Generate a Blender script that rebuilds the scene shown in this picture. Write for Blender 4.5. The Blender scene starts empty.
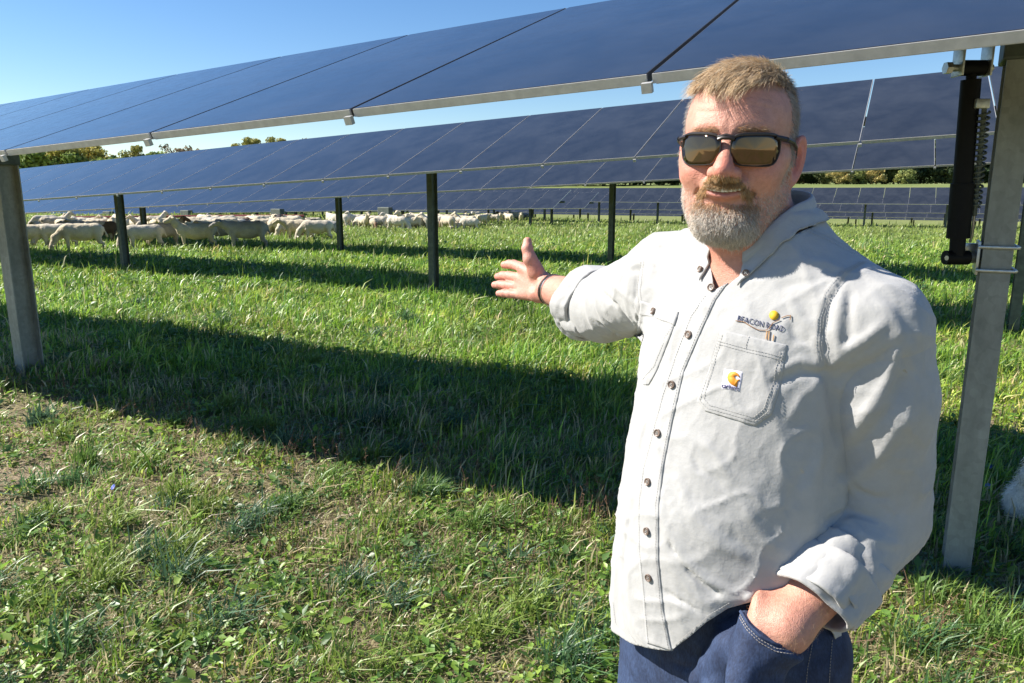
import time; T0=time.time()
import bpy, math, random
import numpy as np
from mathutils import Vector, Matrix
random.seed(7)
RNG = np.random.default_rng(11)
scene = bpy.context.scene
COL = scene.collection
LSUN = 1.15; F_PX = 740.0; PITCH = math.radians(11.5); CAM = np.array([0.0, 0.0, 1.6])
CP, SP = math.cos(PITCH), math.sin(PITCH)

def unproj(px, py, zc):
    """photo pixel + distance along the lens axis -> world point"""
    X = (px - 512) / F_PX * zc; U = (341.5 - py) / F_PX * zc
    return np.array([X, zc * CP + U * SP, 1.6 + U * CP - zc * SP])
def ray(px, py):
    d = unproj(px, py, 1.0) - CAM
    return d / np.linalg.norm(d)

# ------------------------------------------------------------------ meshes
def mk_mesh(name, V, quads=None, tris=None, smooth=True, colors=None, mats=None, mat_q=None, mat_t=None):
    me = bpy.data.meshes.new(name)
    V = np.asarray(V, np.float32).reshape(-1, 3)
    me.vertices.add(len(V)); me.vertices.foreach_set('co', V.ravel())
    q = np.asarray(quads if quads is not None else [], np.int32).reshape(-1, 4)
    t = np.asarray(tris if tris is not None else [], np.int32).reshape(-1, 3)
    me.loops.add(q.size + t.size)
    me.loops.foreach_set('vertex_index', np.concatenate([q.ravel(), t.ravel()]).astype(np.int32))
    n = len(q) + len(t); me.polygons.add(n)
    me.polygons.foreach_set('loop_start', np.concatenate([np.arange(len(q)) * 4, q.size + np.arange(len(t)) * 3]).astype(np.int32))
    me.update(calc_edges=True)
    me.polygons.foreach_set('use_smooth', np.full(n, bool(smooth)))
    if colors is not None:
        c = np.asarray(colors, np.float32)
        if c.shape[1] == 3: c = np.concatenate([c, np.ones((len(c), 1), np.float32)], 1)
        a = me.color_attributes.new('tint', 'FLOAT_COLOR', 'POINT'); a.data.foreach_set('color', c.ravel())
    for m in (mats or []): me.materials.append(m)
    if mat_q is not None or mat_t is not None:
        mi = np.concatenate([np.asarray(mat_q if mat_q is not None else np.zeros(len(q)), np.int32), np.asarray(mat_t if mat_t is not None else np.zeros(len(t)), np.int32)])
        me.polygons.foreach_set('material_index', mi)
    me.update()
    return me

def tag(o, label=None, cat=None, group=None, kind=None):
    if label: o['label'] = label
    if cat: o['category'] = cat
    if group: o['group'] = group
    if kind: o['kind'] = kind
    return o
def link(name, me, parent=None, loc=None):
    o = bpy.data.objects.new(name, me); COL.objects.link(o)
    if parent is not None: o.parent = parent
    if loc is not None: o.location = loc
    return o
def empty(name, loc=(0, 0, 0), rz=0.0):
    o = bpy.data.objects.new(name, None); COL.objects.link(o); o.empty_display_size = .1
    o.location = loc; o.rotation_euler = (0, 0, rz); return o

class MB:
    """collects boxes, tubes and lathes for ONE mesh"""
    def __init__(s): s.V = []; s.Q = []; s.T = []; s.mq = []; s.mt = []; s.n = 0
    def add(s, V, Q=(), T=(), m=0):
        V = np.asarray(V, float).reshape(-1, 3)
        Q = np.asarray(Q, int).reshape(-1, 4); T = np.asarray(T, int).reshape(-1, 3)
        s.V.append(V); s.Q.append(Q + s.n); s.T.append(T + s.n); s.mq += [m] * len(Q); s.mt += [m] * len(T); s.n += len(V)
    def box(s, c, size, ax=None, m=0, bev=0.0):
        """axis list ax = three unit vectors"""
        ax = np.eye(3) if ax is None else np.asarray(ax, float)
        h = np.asarray(size, float) / 2; c = np.asarray(c, float)
        if bev <= 0:
            P = np.array([[x, y, z] for x in (-1, 1) for y in (-1, 1) for z in (-1, 1)], float) * h
            s.add(P @ ax + c, [(0, 1, 3, 2), (4, 6, 7, 5), (0, 4, 5, 1), (2, 3, 7, 6), (0, 2, 6, 4), (1, 5, 7, 3)], m=m); return
        bm = __import__('bmesh').new(); B = __import__('bmesh')
        B.ops.create_cube(bm, size=1)
        for v in bm.verts: v.co = Vector((v.co.x * h[0] * 2, v.co.y * h[1] * 2, v.co.z * h[2] * 2))
        B.ops.bevel(bm, geom=bm.edges[:], offset=bev, segments=2, affect='EDGES', profile=.6)
        B.ops.triangulate(bm, faces=bm.faces[:])
        P = np.array([v.co[:] for v in bm.verts]); T = [[v.index for v in f.verts] for f in bm.faces]
        bm.free(); s.add(P @ ax + c, T=T, m=m)
    def tube(s, pts, r, seg=10, m=0, caps=True, r2=None):
        pts = np.asarray(pts, float); n = len(pts)
        R = np.linspace(r, r if r2 is None else r2, n) if np.isscalar(r) else np.asarray(r)
        tan = np.gradient(pts, axis=0); tan /= np.linalg.norm(tan, axis=1)[:, None] + 1e-12
        up = np.array([0, 0, 1.0]) if abs(tan[0][2]) < .9 else np.array([1.0, 0, 0])
        a = np.cross(tan[0], up); a /= np.linalg.norm(a); V = []
        for i in range(n):
            a = a - tan[i] * a.dot(tan[i]); a /= np.linalg.norm(a); b = np.cross(tan[i], a)
            th = np.linspace(0, 2 * np.pi, seg, endpoint=False)
            V.append(pts[i] + R[i] * (np.cos(th)[:, None] * a + np.sin(th)[:, None] * b))
        V = np.concatenate(V); Q = []
        for i in range(n - 1):
            for j in range(seg): Q.append((i * seg + j, i * seg + (j + 1) % seg, (i + 1) * seg + (j + 1) % seg, (i + 1) * seg + j))
        T = []
        if caps:
            V = np.concatenate([V, pts[:1], pts[-1:]]); k = n * seg
            for j in range(seg): T.append((k, (j + 1) % seg, j)); T.append((k + 1, (n - 1) * seg + j, (n - 1) * seg + (j + 1) % seg))
        s.add(V, Q, T, m=m)
    def extrude(s, prof, z0, z1, ax, org, m=0):
        """closed 2D profile swept between z0 and z1 along ax[2]; ax rows are unit axes"""
        prof = np.asarray(prof, float); k = len(prof); ax = np.asarray(ax, float)
        V = np.concatenate([np.c_[prof, np.full(k, z0)], np.c_[prof, np.full(k, z1)]])
        Q = [(i, (i + 1) % k, k + (i + 1) % k, k + i) for i in range(k)]
        s.add(V @ ax + np.asarray(org, float), Q, m=m)
    def build(s, name, mats, parent=None, smooth=False, sharp=None):
        me = mk_mesh(name, np.concatenate(s.V), np.concatenate(s.Q), np.concatenate(s.T), smooth, mats=mats if isinstance(mats, list) else [mats], mat_q=s.mq, mat_t=s.mt)
        if smooth: me.set_sharp_from_angle(angle=math.radians(sharp or 40))
        return link(name, me, parent)

# ------------------------------------------------------------------ materials
class NT:
    def __init__(s, name):
        s.m = bpy.data.materials.new(name); s.m.use_nodes = True; s.t = s.m.node_tree; s.n = s.t.nodes
        s.b = s.n['Principled BSDF']; s.out = s.n['Material Output']
    def new(s, typ, **kw):
        nd = s.n.new(typ)
        for k, v in kw.items(): setattr(nd, k, v)
        return nd
    def L(s, a, b): s.t.links.new(a, b)
    def set(s, **kw):
        for k, v in kw.items():
            k = k.replace('_', ' ')
            s.b.inputs[k].default_value = tuple(v) + (1,) if isinstance(v, (tuple, list)) and len(v) == 3 and 'Radius' not in k else v
        return s
    def noise(s, scale, detail=4, rough=.6, vec=None, dist=0.0):
        n = s.new('ShaderNodeTexNoise'); n.inputs['Scale'].default_value = scale; n.inputs['Detail'].default_value = detail
        n.inputs['Roughness'].default_value = rough; n.inputs['Distortion'].default_value = dist
        if vec is not None: s.L(vec, n.inputs['Vector'])
        return n
    def ramp(s, fac, stops):
        r = s.new('ShaderNodeValToRGB'); s.L(fac, r.inputs[0]); e = r.color_ramp.elements
        while len(e) < len(stops): e.new(.5)
        for el, (p, c) in zip(e, stops): el.position = p; el.color = tuple(c) + (1,) if len(c) == 3 else c
        return r
    def mix(s, fac, a, b, mode='MIX'):
        x = s.new('ShaderNodeMix', data_type='RGBA', blend_type=mode)
        for k, v in ((0, fac), (6, a), (7, b)):
            if hasattr(v, 'links'): s.L(v, x.inputs[k])
            else: x.inputs[k].default_value = v if np.isscalar(v) else (tuple(v) + (1,) if len(v) == 3 else v)
        return x.outputs[2]
    def coord(s, which='Object', scale=None):
        c = s.new('ShaderNodeTexCoord').outputs[which]
        if scale is None: return c
        mp = s.new('ShaderNodeMapping'); mp.inputs['Scale'].default_value = scale; s.L(c, mp.inputs[0]); return mp.outputs[0]
    def bump(s, h, strength=.3, dist=.01, prev=None):
        b = s.new('ShaderNodeBump'); b.inputs['Strength'].default_value = strength; b.inputs['Distance'].default_value = dist
        s.L(h, b.inputs['Height'])
        if prev is not None: s.L(prev, b.inputs['Normal'])
        s.L(b.outputs[0], s.b.inputs['Normal']); return b.outputs[0]
    def tint(s):
        a = s.new('ShaderNodeAttribute'); a.attribute_name = 'tint'; return a.outputs['Color']

def simple_mat(name, col, rough=.5, metal=0.0, nscale=30, var=.15, bump=0.0, coat=0.0):
    t = NT(name); t.set(Roughness=rough, Metallic=metal, Coat_Weight=coat)
    n = t.noise(nscale, 5, .6, t.coord())
    r = t.ramp(n.outputs[0], [(.3, [c * (1 - var) for c in col]), (.7, [min(1, c * (1 + var)) for c in col])])
    t.L(r.outputs[0], t.b.inputs['Base Color'])
    if bump: t.bump(n.outputs[0], bump, .002)
    return t.m
def tint_mat(name, rough=.6, sss=0.0, trans=0.0, nscale=200, var=.1, bump=0.0, sheen=0, spec=.5, bdist=.001):
    t = NT(name); t.set(Roughness=rough); t.b.inputs['Specular IOR Level'].default_value = spec
    n = t.noise(nscale, 4, .6, t.coord())
    r = t.ramp(n.outputs[0], [(.25, (1 - var,) * 3), (.75, (1 + var,) * 3)])
    c = t.mix(1.0, t.tint(), r.outputs[0], 'MULTIPLY')
    t.L(c, t.b.inputs['Base Color'])
    if sheen: t.b.inputs['Sheen Weight'].default_value = sheen
    if bump: t.bump(n.outputs[0], bump, bdist)
    if sss:
        t.b.inputs['Subsurface Weight'].default_value = sss; t.b.inputs['Subsurface Radius'].default_value = (1, .3, .15); t.b.inputs['Subsurface Scale'].default_value = .006
    if trans:
        tr = t.new('ShaderNodeBsdfTranslucent'); t.L(c, tr.inputs[0]); mx = t.new('ShaderNodeMixShader'); mx.inputs[0].default_value = trans
        t.L(t.b.outputs[0], mx.inputs[1]); t.L(tr.outputs[0], mx.inputs[2]); t.L(mx.outputs[0], t.out.inputs[0])
    return t.m

# ------------------------------------------------------------------ signed distance sculpting
def nrm(v): v = np.asarray(v, float); return v / np.linalg.norm(v)
def lerp(a, b, t): return a + (b - a) * t
def sstep(a, b, x): t = np.clip((x - a) / (b - a), 0, 1); return t * t * (3 - 2 * t)
def smin(a, b, k):
    h = np.clip(.5 + .5 * (b - a) / k, 0, 1); return b + (a - b) * h - k * h * (1 - h)
def smax(a, b, k): return -smin(-a, -b, k)
def ell(P, c, r, R=None):
    q = P - np.asarray(c)
    if R is not None: q = q @ np.asarray(R).T
    r = np.asarray(r, float); k0 = np.sqrt(((q / r) ** 2).sum(1)); k1 = np.sqrt(((q / r ** 2) ** 2).sum(1)) + 1e-9
    return k0 * (k0 - 1) / k1
def cap(P, a, b, ra, rb=None):
    a = np.asarray(a, float); ab = np.asarray(b, float) - a; rb = ra if rb is None else rb
    t = np.clip(((P - a) @ ab) / (ab @ ab), 0, 1)
    return np.linalg.norm(P - a - t[:, None] * ab, axis=1) - (ra + (rb - ra) * t)
def segd(P, a, b):
    a = np.asarray(a, float); ab = np.asarray(b, float) - a
    t = np.clip(((P - a) @ ab) / (ab @ ab + 1e-12), 0, 1)
    return np.linalg.norm(P - a - t[:, None] * ab, axis=1), t
def box(P, c, h, r, R=None):
    q = P - np.asarray(c)
    if R is not None: q = q @ np.asarray(R).T
    q = np.abs(q) - (np.asarray(h) - r)
    return np.linalg.norm(np.maximum(q, 0), axis=1) + np.minimum(q.max(1), 0) - r
class Field:
    """smooth union / cut of primitives, each with a bounding ball so far ones are skipped"""
    def __init__(s): s.p = []
    def add(s, fn, c, R, k=.02, op='u'): s.p.append((fn, np.asarray(c, float), R, k, op)); return s
    def cap(s, a, b, ra, rb=None, k=.02, op='u'):
        a = np.asarray(a, float); b = np.asarray(b, float); rb_ = ra if rb is None else rb
        return s.add(lambda P: cap(P, a, b, ra, rb_), (a + b) / 2, np.linalg.norm(a - b) / 2 + max(ra, rb_), k, op)
    def ell(s, c, r, R=None, k=.02, op='u'): return s.add(lambda P: ell(P, c, r, R), c, max(r), k, op)
    def box(s, c, h, r, R=None, k=.02, op='u'): return s.add(lambda P: box(P, c, h, r, R), c, float(np.linalg.norm(h)), k, op)
    def __call__(s, P):
        P = np.asarray(P, float)
        lo, hi = P.min(0), P.max(0); c = (lo + hi) / 2; R = np.linalg.norm(hi - lo) / 2
        d = np.full(len(P), .5)
        for fn, pc, pr, k, op in s.p:
            if np.linalg.norm(pc - c) > R + pr + .05 + k: continue
            e = fn(P)
            if op == 'u': d = smin(d, e, k)
            elif op == 's': d = smax(d, -e, k)
        return d
def nets(f, lo, hi, h, slack=1.5, newton=2):
    """sparse surface nets of f = 0"""
    lo = np.asarray(lo, float); B = 8; hb = h * B
    nb = np.ceil((np.asarray(hi) - lo) / hb).astype(int); NC = nb * B + 2
    bx = np.stack(np.meshgrid(*[np.arange(n) for n in nb], indexing='ij'), -1).reshape(-1, 3)
    act = []
    ctr = lo + (bx + .5) * hb
    G = 4; key = (bx // G) @ np.array([1, 1000, 1000000])
    order = np.argsort(key, kind='stable'); ks = key[order]; cut = np.flatnonzero(np.diff(ks)) + 1
    for idx in np.split(order, cut):
        d = f(ctr[idx]); act.append(idx[np.abs(d) < hb * .87 * slack])
    act = [a for a in act if len(a)]
    g = np.stack(np.meshgrid(*[np.arange(B + 1)] * 3, indexing='ij'), -1).reshape(-1, 3)
    cid = lambda a: (a[..., 0] + 1) + NC[0] * ((a[..., 1] + 1) + NC[1] * (a[..., 2] + 1)).astype(np.int64)
    CI, CV, QD = [], [], []
    corners = np.array([[i, j, k] for i in (0, 1) for j in (0, 1) for k in (0, 1)])
    edges = [(a, b) for a in range(8) for b in range(a + 1, 8) if np.abs(corners[a] - corners[b]).sum() == 1]
    for idx in act:
        base = bx[idx] * B
        P = (lo + (base[:, None, :] + g[None]) * h).reshape(-1, 3)
        D = f(P).reshape(len(idx), B + 1, B + 1, B + 1)
        S = D < 0
        C = [S[:, c[0]:c[0] + B, c[1]:c[1] + B, c[2]:c[2] + B] for c in corners]
        cnt = sum(c.astype(np.int8) for c in C); m = (cnt > 0) & (cnt < 8)
        w = np.argwhere(m)
        if len(w):
            dv = np.stack([D[w[:, 0], w[:, 1] + c[0], w[:, 2] + c[1], w[:, 3] + c[2]] for c in corners], 1)
            acc = np.zeros((len(w), 3)); n = np.zeros(len(w))
            for a, b in edges:
                x = (dv[:, a] < 0) != (dv[:, b] < 0); t = dv[:, a] / (dv[:, a] - dv[:, b] + 1e-20)
                p = corners[a] + np.clip(t, 0, 1)[:, None] * (corners[b] - corners[a]); acc += p * x[:, None]; n += x
            loc = base[w[:, 0]] + w[:, 1:]
            CI.append(cid(loc)); CV.append(lo + (loc + acc / n[:, None]) * h)
        for ax in range(3):
            o = [0, 0, 0]; o[ax] = 1
            A = S[:, :B, :B, :B]; Bq = S[:, o[0]:o[0] + B, o[1]:o[1] + B, o[2]:o[2] + B]
            e = np.argwhere(A != Bq)
            if not len(e): continue
            loc = base[e[:, 0]] + e[:, 1:]; u = np.eye(3, dtype=int)[(ax + 1) % 3]; v = np.eye(3, dtype=int)[(ax + 2) % 3]
            q = np.stack([cid(loc), cid(loc - u), cid(loc - u - v), cid(loc - v)], 1)
            fl = ~A[e[:, 0], e[:, 1], e[:, 2], e[:, 3]]; q[fl] = q[fl][:, ::-1]
            QD.append(q)
    CI = np.concatenate(CI); CV = np.concatenate(CV); QD = np.concatenate(QD)
    o = np.argsort(CI); CI = CI[o]; CV = CV[o]
    ix = np.searchsorted(CI, QD); ix = np.minimum(ix, len(CI) - 1); ok = (CI[ix] == QD).all(1); Q = ix[ok]
    for _ in range(newton):
        d, gr = grad(f, CV, h * .3); L2 = (gr * gr).sum(1) + 1e-6
        CV = CV - np.clip(d / L2, -h, h)[:, None] * gr
    return CV, Q
def grad(f, V, e):
    V = np.asarray(V, float); out_d = np.empty(len(V)); out_g = np.empty((len(V), 3))
    key = np.floor(V / .12).astype(int) @ np.array([1, 5003, 25000009]); o = np.argsort(key, kind='stable')
    cut = np.flatnonzero(np.diff(key[o])) + 1
    for ii in (np.split(o, cut) if len(V) > 1 else [o]):
        P = V[ii]; d = f(P); out_d[ii] = d
        for a in range(3):
            s = np.zeros(3); s[a] = e; out_g[ii, a] = (f(P + s) - f(P - s)) / (2 * e)
    return out_d, out_g
def keep_big(V, Q, sel=None):
    """drop unused vertices"""
    if sel is not None: Q = Q[sel]
    u = np.unique(Q); mp = np.full(len(V), -1); mp[u] = np.arange(len(u)); return V[u], mp[Q], u
def hit(f, px, py, t0=.5, t1=3.0):
    """first point of the surface f=0 seen along a pixel's line"""
    d = ray(px, py); t = t0
    for _ in range(90):
        v = float(f((CAM + d * t)[None])[0])
        if v < 2e-4: break
        t += v * .7
        if t > t1: return None
    return CAM + d * t
def hits(f, pts, t0=.5, t1=2.6, wrap=False):
    pts = np.asarray(pts, float)
    D = np.stack([ray(*p) for p in pts]); t = np.full(len(pts), t0); bv = np.full(len(pts), 9.0); bt = t.copy()
    for _ in range(110):
        v = f(CAM + D * t[:, None]); b = v < bv; bv = np.where(b, v, bv); bt = np.where(b, t, bt); t = np.minimum(t + np.where(np.abs(v) < 1e-4, 0, v * .7), t1)
    ok = t < t1 - .02
    if wrap and not ok.all():      # lines that pass just beside the body: take the nearest cloth
        P = CAM + D * np.where(ok, t, bt)[:, None]; m = ~ok; W = P[m]
        for _ in range(6): d, g = grad(f, W, .003); W = W - (d / ((g * g).sum(1) + 1e-3))[:, None] * g
        P[m] = W; return P, ok
    return CAM + D * t[:, None], ok
def vnoise(P, s, seed=0):
    """smooth 3-D value noise in -1..1"""
    rs = np.random.default_rng(seed).random((32, 32, 32)); q = np.asarray(P) * s; i = np.floor(q).astype(int); f = q - i; f = f * f * (3 - 2 * f); i &= 31; j = (i + 1) & 31
    r = 0
    for a in (0, 1):
        for b in (0, 1):
            for c in (0, 1):
                w = (f[:, 0] if a else 1 - f[:, 0]) * (f[:, 1] if b else 1 - f[:, 1]) * (f[:, 2] if c else 1 - f[:, 2])
                r = r + w * rs[(j if a else i)[:, 0], (j if b else i)[:, 1], (j if c else i)[:, 2]]
    return r * 2 - 1
def strands(name, roots, dirs, length, width, cols, mat, parent, seg=4, bend=None, jitter=.15, sides=3, rng=None, curl=0.0):
    """thin tapered hairs in ONE mesh; bend = direction they turn towards along their length"""
    rng = rng or RNG; N = len(roots)
    D = dirs + rng.normal(0, jitter, (N, 3)); D /= np.linalg.norm(D, axis=1)[:, None]
    length = np.broadcast_to(length, (N,)); width = np.broadcast_to(width, (N,))
    Bd = np.zeros((N, 3)) if bend is None else np.broadcast_to(bend, (N, 3))
    pts = [roots]; p = roots.copy(); d = D.copy(); cd = rng.normal(0, 1, (N, 3))
    for k in range(seg):
        d = d + Bd / seg + curl * cd / seg; d /= np.linalg.norm(d, axis=1)[:, None]
        p = p + d * (length / seg)[:, None]; pts.append(p)
    a = np.cross(D, rng.normal(0, 1, (N, 3))); a /= np.linalg.norm(a, axis=1)[:, None] + 1e-9; b = np.cross(D, a)
    V = []
    for k, p in enumerate(pts):
        w = width * (1 - .85 * (k / seg) ** 1.6)
        for j in range(sides):
            th = 2 * math.pi * j / sides; V.append(p + (math.cos(th) * a + math.sin(th) * b) * w[:, None])
    V = np.stack(V, 1); nv = V.shape[1]; Q = []
    for k in range(seg):
        for j in range(sides): Q.append((k * sides + j, k * sides + (j + 1) % sides, (k + 1) * sides + (j + 1) % sides, (k + 1) * sides + j))
    Q = (np.array(Q)[None] + (np.arange(N) * nv)[:, None, None]).reshape(-1, 4)
    me = mk_mesh(name, V.reshape(-1, 3), Q, smooth=True, colors=np.repeat(cols, nv, 0), mats=[mat])
    return link(name, me, parent)
# ================================================================== the man: shape fields
UL = np.array([.633, -.775, 0.0]); NF = np.array([-.775, -.633, 0.0]); UZ = np.array([0, 0, 1.0])
def tab(zs, vs):
    z = np.linspace(zs[0] - .1, zs[-1] + .1, 400); v = np.interp(z, zs, vs); k = np.hanning(25); k /= k.sum()
    v = np.convolve(np.pad(v, 12, 'edge'), k, 'valid'); return lambda q: np.interp(q, z, v)
ZS = [.80, .88, .94, 1.0, 1.08, 1.16, 1.24, 1.33, 1.41, 1.475, 1.520, 1.56]
TA = tab(ZS, [.186, .187, .186, .183, .180, .176, .174, .174, .172, .150, .105, .07])
TF = tab(ZS, [.155, .165, .172, .180, .185, .180, .164, .145, .126, .098, .068, .05])
TB = tab(ZS, [.15, .15, .145, .135, .130, .130, .135, .140, .135, .115, .085, .06])
CX = tab(ZS, [.340, .340, .342, .345, .350, .352, .354, .357, .361, .363, .363, .363])
CY = tab(ZS, [1.085] * 6 + [1.085, 1.082, 1.08, 1.08, 1.08, 1.08])
def torso(P, off=0.0, pw=2.02):
    z = P[:, 2]; qx = P[:, 0] - CX(z); qy = P[:, 1] - CY(z)
    u = qx * UL[0] + qy * UL[1]; n = qx * NF[0] + qy * NF[1]
    b = np.where(n > 0, TF(z), TB(z)) - off; a = TA(z) - off
    r = ((np.abs(u) / a) ** pw + (np.abs(n) / b) ** pw) ** (1 / pw) + 1e-6
    L = np.hypot(u, n); d = np.where(r > .3, L * (1 - 1 / r), -.05)
    return np.maximum(d, np.maximum(z - 1.56, .80 - z))
def at_body(u, n, z):
    return np.array([float(CX(z)), float(CY(z)), 0]) + UL * u + NF * n + UZ * z
SH_R = np.array([.258, 1.214, 1.452]); EL_R = np.array([.186, 1.45, 1.376]); WR_R = unproj(549, 289, 1.65)
SH_L = np.array([.477, .957, 1.420]); EL_L = unproj(878, 514, 1.055); WR_L = unproj(785, 627, .970)
# head frame: x = his left, y = where he faces, z = up
YAW = math.radians(25)
HF = np.array([-math.sin(YAW), -math.cos(YAW), .0]); HL = np.array([math.cos(YAW), -math.sin(YAW), .0])
_tilt = .035; HUP = nrm(np.array([0, 0, 1.0]) + HL * _tilt + HF * -.02); HF = nrm(HF - HUP * HF.dot(HUP)); HL = nrm(HL - HUP * HL.dot(HUP) - HF * HL.dot(HF))
HM = np.stack([HL, HF, HUP]); HC = unproj(738.5, 149, 1.035)
HSC = np.array([.935, 1, 1])
def h2w(p): return (np.asarray(p, float) * HSC) @ HM + HC
def w2h(P): return (np.asarray(P, float) - HC) @ HM.T / HSC
def head_local(P):
    x, y, z = P[:, 0], P[:, 1], P[:, 2]; S = np.stack([np.abs(x), y, z], 1)
    d = ell(P, (0, -.012, .030), (.0765, .098, .086))
    d = smin(d, ell(P, (0, .034, .028), (.064, .058, .058)), .03)              # forehead
    d = smin(d, ell(P, (0, .026, -.042), (.065, .062, .074)), .03)             # face
    d = smin(d, cap(S, (.051, -.002, -.062), (.024, .060, -.100), .022, .022), .035)  # jaw
    d = smin(d, ell(P, (0, .068, -.102), (.032, .022, .022)), .02)             # chin
    d = smin(d, ell(S, (.042, .056, -.034), (.028, .027, .025)), .018)         # cheeks
    d = smin(d, ell(S, (.058, .030, -.014), (.018, .032, .016)), .02)          # cheek bones
    d = smin(d, cap(S, (.040, .074, .021), (.008, .085, .018), .010, .010), .016)  # brow
    d = smax(d, -ell(S, (.032, .098, .000), (.021, .018, .014)), .014)         # eye sockets
    d = smin(d, ell(S, (.031, .068, .0), (.0155, .0155, .0135)), .004)           # lids
    d = smin(d, cap(P, (0, .082, .008), (0, .109, -.029), .0080, .0125), .012) # nose bridge
    d = smin(d, ell(P, (0, .1130, -.0345), (.0135, .0130, .0115)), .006)        # tip
    d = smin(d, ell(S, (.0145, .099, -.0370), (.0090, .0120, .0088)), .006)    # wings
    d = smax(d, -ell(S, (.0070, .1055, -.0460), (.0040, .006, .0055)), .003)
    nl, _ = segd(S, (.019, .093, -.032), (.039, .070, -.064)); d = d + .0050 * np.exp(-(nl / .0042) ** 2)   # smile fold
    d = smin(d, ell(P, (0, .080, -.052), (.031, .0170, .020)), .012)            # muzzle
    zc = -.0580 + 6.5 * x ** 2                                                # smile curve of the mouth
    Q = np.stack([x, y, z - zc], 1)
    d = smin(d, ell(Q, (0, .0925, .0050), (.029, .0085, .0040)), .004)          # upper lip
    d = smin(d, ell(Q, (0, .0900, -.0078), (.0250, .0086, .0046)), .004)         # lower lip
    d = smax(d, -ell(Q, (0, .096, -.0006), (.0310, .017, .0027)), .0012)         # open mouth
    for zf_, am in ((.044, .0007), (.055, .0006)):
        d = d + am * np.exp(-((z - zf_ - .004 * np.sin(x * 60)) / .0022) ** 2) * (y > .05) * (np.abs(x) < .05)
    cf, _ = segd(S, (.054, .062, .000), (.070, .040, -.012)); d = d + .0010 * np.exp(-(cf / .003) ** 2)
    ck, _ = segd(S, (.050, .066, -.020), (.060, .040, -.052)); d = d + .0012 * np.exp(-(ck / .0045) ** 2)
    # ears
    ea = math.radians(24); E = np.array([[math.cos(ea), math.sin(ea), 0], [-math.sin(ea), math.cos(ea), 0], [0, 0, 1]])
    q = (S - np.array([.0805, -.010, -.014])) @ E.T
    q2 = q.copy(); q2[:, 1] += .25 * q[:, 2]
    ear = ell(q2, (0, 0, 0), (.0065, .0185, .0315))
    rim = np.abs(np.sqrt((q2[:, 1] / .016) ** 2 + (q2[:, 2] / .029) ** 2) - 1) * .018
    ear = smin(ear, np.sqrt(rim ** 2 + (q[:, 0] - .003) ** 2) - .0036, .003)
    ear = smax(ear, -ell(q2, (.0065, .003, -.002), (.0085, .0105, .019)), .003)
    ear = smin(ear, ell(q2, (.002, .013, -.004), (.004, .003, .006)), .003)
    d = smin(d, ear, .008)
    return d
def shift(fn): return lambda P: fn(w2h(P))
def hand_chain(F, pts, rs, k=.005):
    for a, b, ra, rb in zip(pts[:-1], pts[1:], rs[:-1], rs[1:]): F.cap(a, b, ra, rb, k=k)

BODY = Field()
BODY.add(shift(head_local), HC, .15, k=.02)
NK0 = np.array([.365, 1.085, 1.47]); NK1 = h2w((0, -.022, -.055))
BODY.cap(NK0, NK1, .068, .060, k=.022)
BODY.cap(h2w((0, .020, -.085)), np.array([.335, 1.045, 1.48]), .034, .040, k=.03)
BODY.add(lambda P: torso(P - UL * .014 * sstep(1.1, .98, P[:, 2])[:, None], .026 + .036 * sstep(1.10, .98, P[:, 2])) , (.35, 1.08, 1.17), .45, k=.05)
for s, e, w in ((SH_R, EL_R, WR_R), (SH_L, EL_L, WR_L)):
    BODY.cap(nrm(NK0 - s) * .09 + s, s, .052, .056, k=.05); BODY.cap(s, e, .055, .046, k=.03)
    m = e + (w - e) * .35; BODY.cap(e, m, .044, .0455, k=.02); BODY.cap(m, w, .0455, .031 if s is SH_R else .030, k=.02)
# right hand: palm to the camera, thumb up, fingers away to the left
def hp(px, py, zc): return unproj(px, py, zc)
PALM = [(hp(543, 279, 1.665), hp(522, 268, 1.722)), (hp(543, 285, 1.665), hp(519.5, 278, 1.735)), (hp(543, 290, 1.665), hp(519.5, 286.5, 1.735)), (hp(544, 295, 1.665), hp(521.5, 294, 1.722))]
for a, b in PALM: BODY.cap(a, b, .0175, .0125, k=.012)
BODY.ell(hp(534, 268, 1.667), (.017, .017, .022), k=.014); BODY.ell(hp(537, 294, 1.672), (.017, .015, .015), k=.014)
BODY.ell(hp(529, 283, 1.655), (.016, .012, .016), k=.010, op='s')
for pts, r in (([(522, 267.5, 1.722), (514, 264.5, 1.752), (509, 264.2, 1.772), (504.2, 264.8, 1.786)], (.0118, .0108, .0102, .0088)),
               ([(519.5, 277.5, 1.735), (508.5, 275.8, 1.770), (502.5, 275.6, 1.792), (497.8, 276.6, 1.808)], (.0118, .0108, .0102, .0088)),
               ([(519.5, 286.5, 1.735), (506.5, 285.3, 1.765), (499.5, 284.6, 1.782), (494.8, 284.9, 1.794)], (.0115, .0105, .0100, .0085)),
               ([(521.5, 294.5, 1.722), (510, 293.8, 1.742), (504, 293.2, 1.754), (499.0, 293.4, 1.764)], (.0108, .0098, .0094, .0080))):
    hand_chain(BODY, [hp(*p) for p in pts], r, k=.0035)
hand_chain(BODY, [hp(537, 271, 1.66), hp(530, 259, 1.655), hp(527.2, 248.5, 1.655), hp(527.5, 241.5, 1.66)], (.0165, .0150, .0118, .0098), k=.006)
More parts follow.
